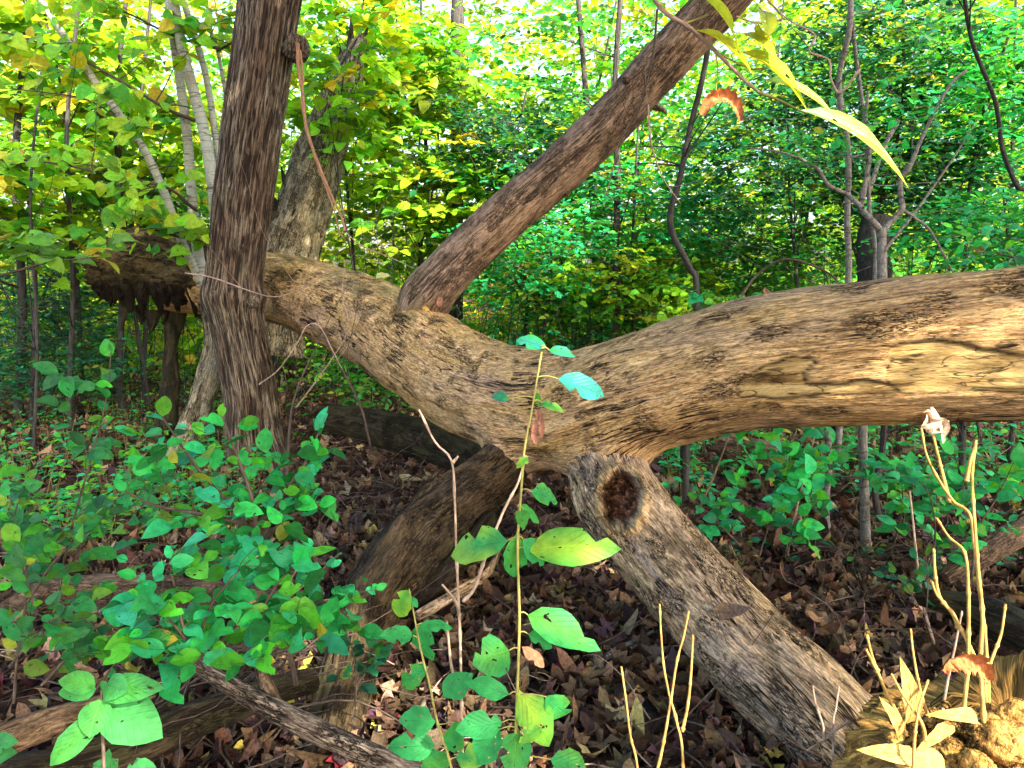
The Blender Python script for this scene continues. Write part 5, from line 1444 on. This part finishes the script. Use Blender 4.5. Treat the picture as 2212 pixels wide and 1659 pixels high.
# ------------------------------------------------------------------ rotten stump in the bottom right corner
rs = thing('rotten_stump', 'sunlit crumbling yellow stump in the bottom right corner', 'stump', P(2150, 1750, 1.25) * [1, 1, 0])
c0 = P(2180, 1560, 1.28)
def stump_disp(g, S, TH, R):
    return fbm(g * 7, 5, .7) * .10 + fbm(g * np.array([30, 30, 12]), 4, .7) * .03
pts = np.array([[c0[0] + .08, c0[1] + .05, -.05, .36], [c0[0] + .06, c0[1] + .03, .3, .30], [c0[0] + .04, c0[1] + .01, .55, .265], [c0[0] + .03, c0[1], c0[2] - .08, .24], [c0[0] + .02, c0[1], c0[2] - .03, .19], [c0[0], c0[1], c0[2], .09], [c0[0], c0[1], c0[2] + .012, .01]])
V, F, A = big_tube(pts, 260, 150, stump_disp)
A['mask'] = np.zeros((len(V), 4)) + [0, 0, .25, 1]
link('wood', mesh_np('wood', V, F, M_ROTTEN, A), rs)
T = 0
for k in range(46):      # crumbs and chips of wood on its top
    q = P(rng.uniform(1985, 2260), rng.uniform(1530, 1680), 1.2) + rng.normal(size=3) * [.01, .04, .01]
    V, F, A = burl(q, rng.uniform(.008, .034))
    s_ = np.array([rng.uniform(.6, 1.8), rng.uniform(.6, 1.6), rng.uniform(.4, 1)])
    V = q + (V - q) * s_
    A['mask'] = np.zeros((len(V), 4)) + [0, 0, .1, 1]
    link('wood_chip', mesh_np('wood_chip', V, F, M_ROTTEN, A), rs)
SLf = (.50, .30, .08)
for k, (b, t_, w) in enumerate([((1960, 1570), (1985, 1470), 44), ((1925, 1640), (2030, 1655), 50), ((1990, 1650), (1915, 1610), 44), ((2050, 1660), (1975, 1620), 46), ((2060, 1560), (2010, 1600), 30), ((1940, 1600), (1950, 1540), 30), ((2120, 1560), (2060, 1530), 34)]):
    o = quilt(b, t_, w, 1.12, 1.08, SLf, None, 'oval', 600 + k, (0, -.6, .7), 'dry_leaf', M_DRY, curl=.9, fold=.4, tw=.8, notch=0)
    tag(o, ['upright dry leaf left of the stalks on the stump edge', 'lowest pale dry leaf before the rotten stump', 'pale dry leaf pointing left at the stump edge', 'dry leaf overlapping the lowest one at the stump', 'small dry leaf on top of the stump', 'narrow dry leaf under the upright one', 'dry leaf beneath the tall stalks on the stump'][k], 'leaf')

# ------------------------------------------------------------------ unseen leaf canopy, added behind and shaped to shade the hollow
L = Leaves()
n = 27000
c = np.stack([rng.uniform(-1.5, 10, n), rng.uniform(-7.5, 2.6, n), rng.uniform(5.2, 7.2, n)], 1)
holes = [(P(2120, 1600, 1.2), .30), (P(2060, 1400, 1.2), .22), (P(2080, 1180, 1.2), .20), (P(2050, 1000, 1.2), .18), (P(1930, 1560, 1.15), .2), (P(1760, 885, 2.7), .09), (P(1850, 880, 2.65), .06), (P(1980, 895, 2.6), .08), (P(2130, 890, 2.5), .07),
         (P(1250, 1170, 1.35), .05), (P(1240, 1360, 1.35), .05), (P(1180, 1560, 1.35), .05), (P(1450, 1450, 1.45), .09), (P(1360, 1560, 1.45), .06), (P(230, 1560, 1.3), .12), (P(1900, 280, 1.0), .12), (P(1700, 120, 1.0), .14)]
keep = c[:, 2] < 99
for q, r in holes:  # gaps shaped along the sun rays so that chosen spots are sunlit
    w = c - q; t = w @ SUN_DIR
    keep &= ~((np.linalg.norm(w - t[:, None] * SUN_DIR, axis=1) < r + .09) & (t > 0))
c = np.vstack([c, np.stack([rng.uniform(-1.3, 1.0, 2200), rng.uniform(3.0, 6.6, 2200), rng.uniform(5.6, 6.6, 2200)], 1)]); keep = np.concatenate([keep, np.ones(2200, bool)])  # extra unseen leaves added overhead to keep the sun off the snag
x_, y_, d_ = project(c)
keep &= ~((d_ > 0) & (y_ > -250) & (x_ > -400) & (x_ < 2600))
c = c[keep]; n = len(c)
L.add(c, rng.normal(size=(n, 3)) * [1, 1, .3], np.array([0, 0, 1.0]) + rng.normal(size=(n, 3)) * .5, .30 * rng.uniform(.6, 1.1, n), pick(MIDG, n))
o = L.mass('shade_canopy_leaves', [LOWW], M_LEAF, None, uv=False); kind(o, 'stuff'); o['label'] = 'unseen leaf canopy added overhead to shade the hollow'
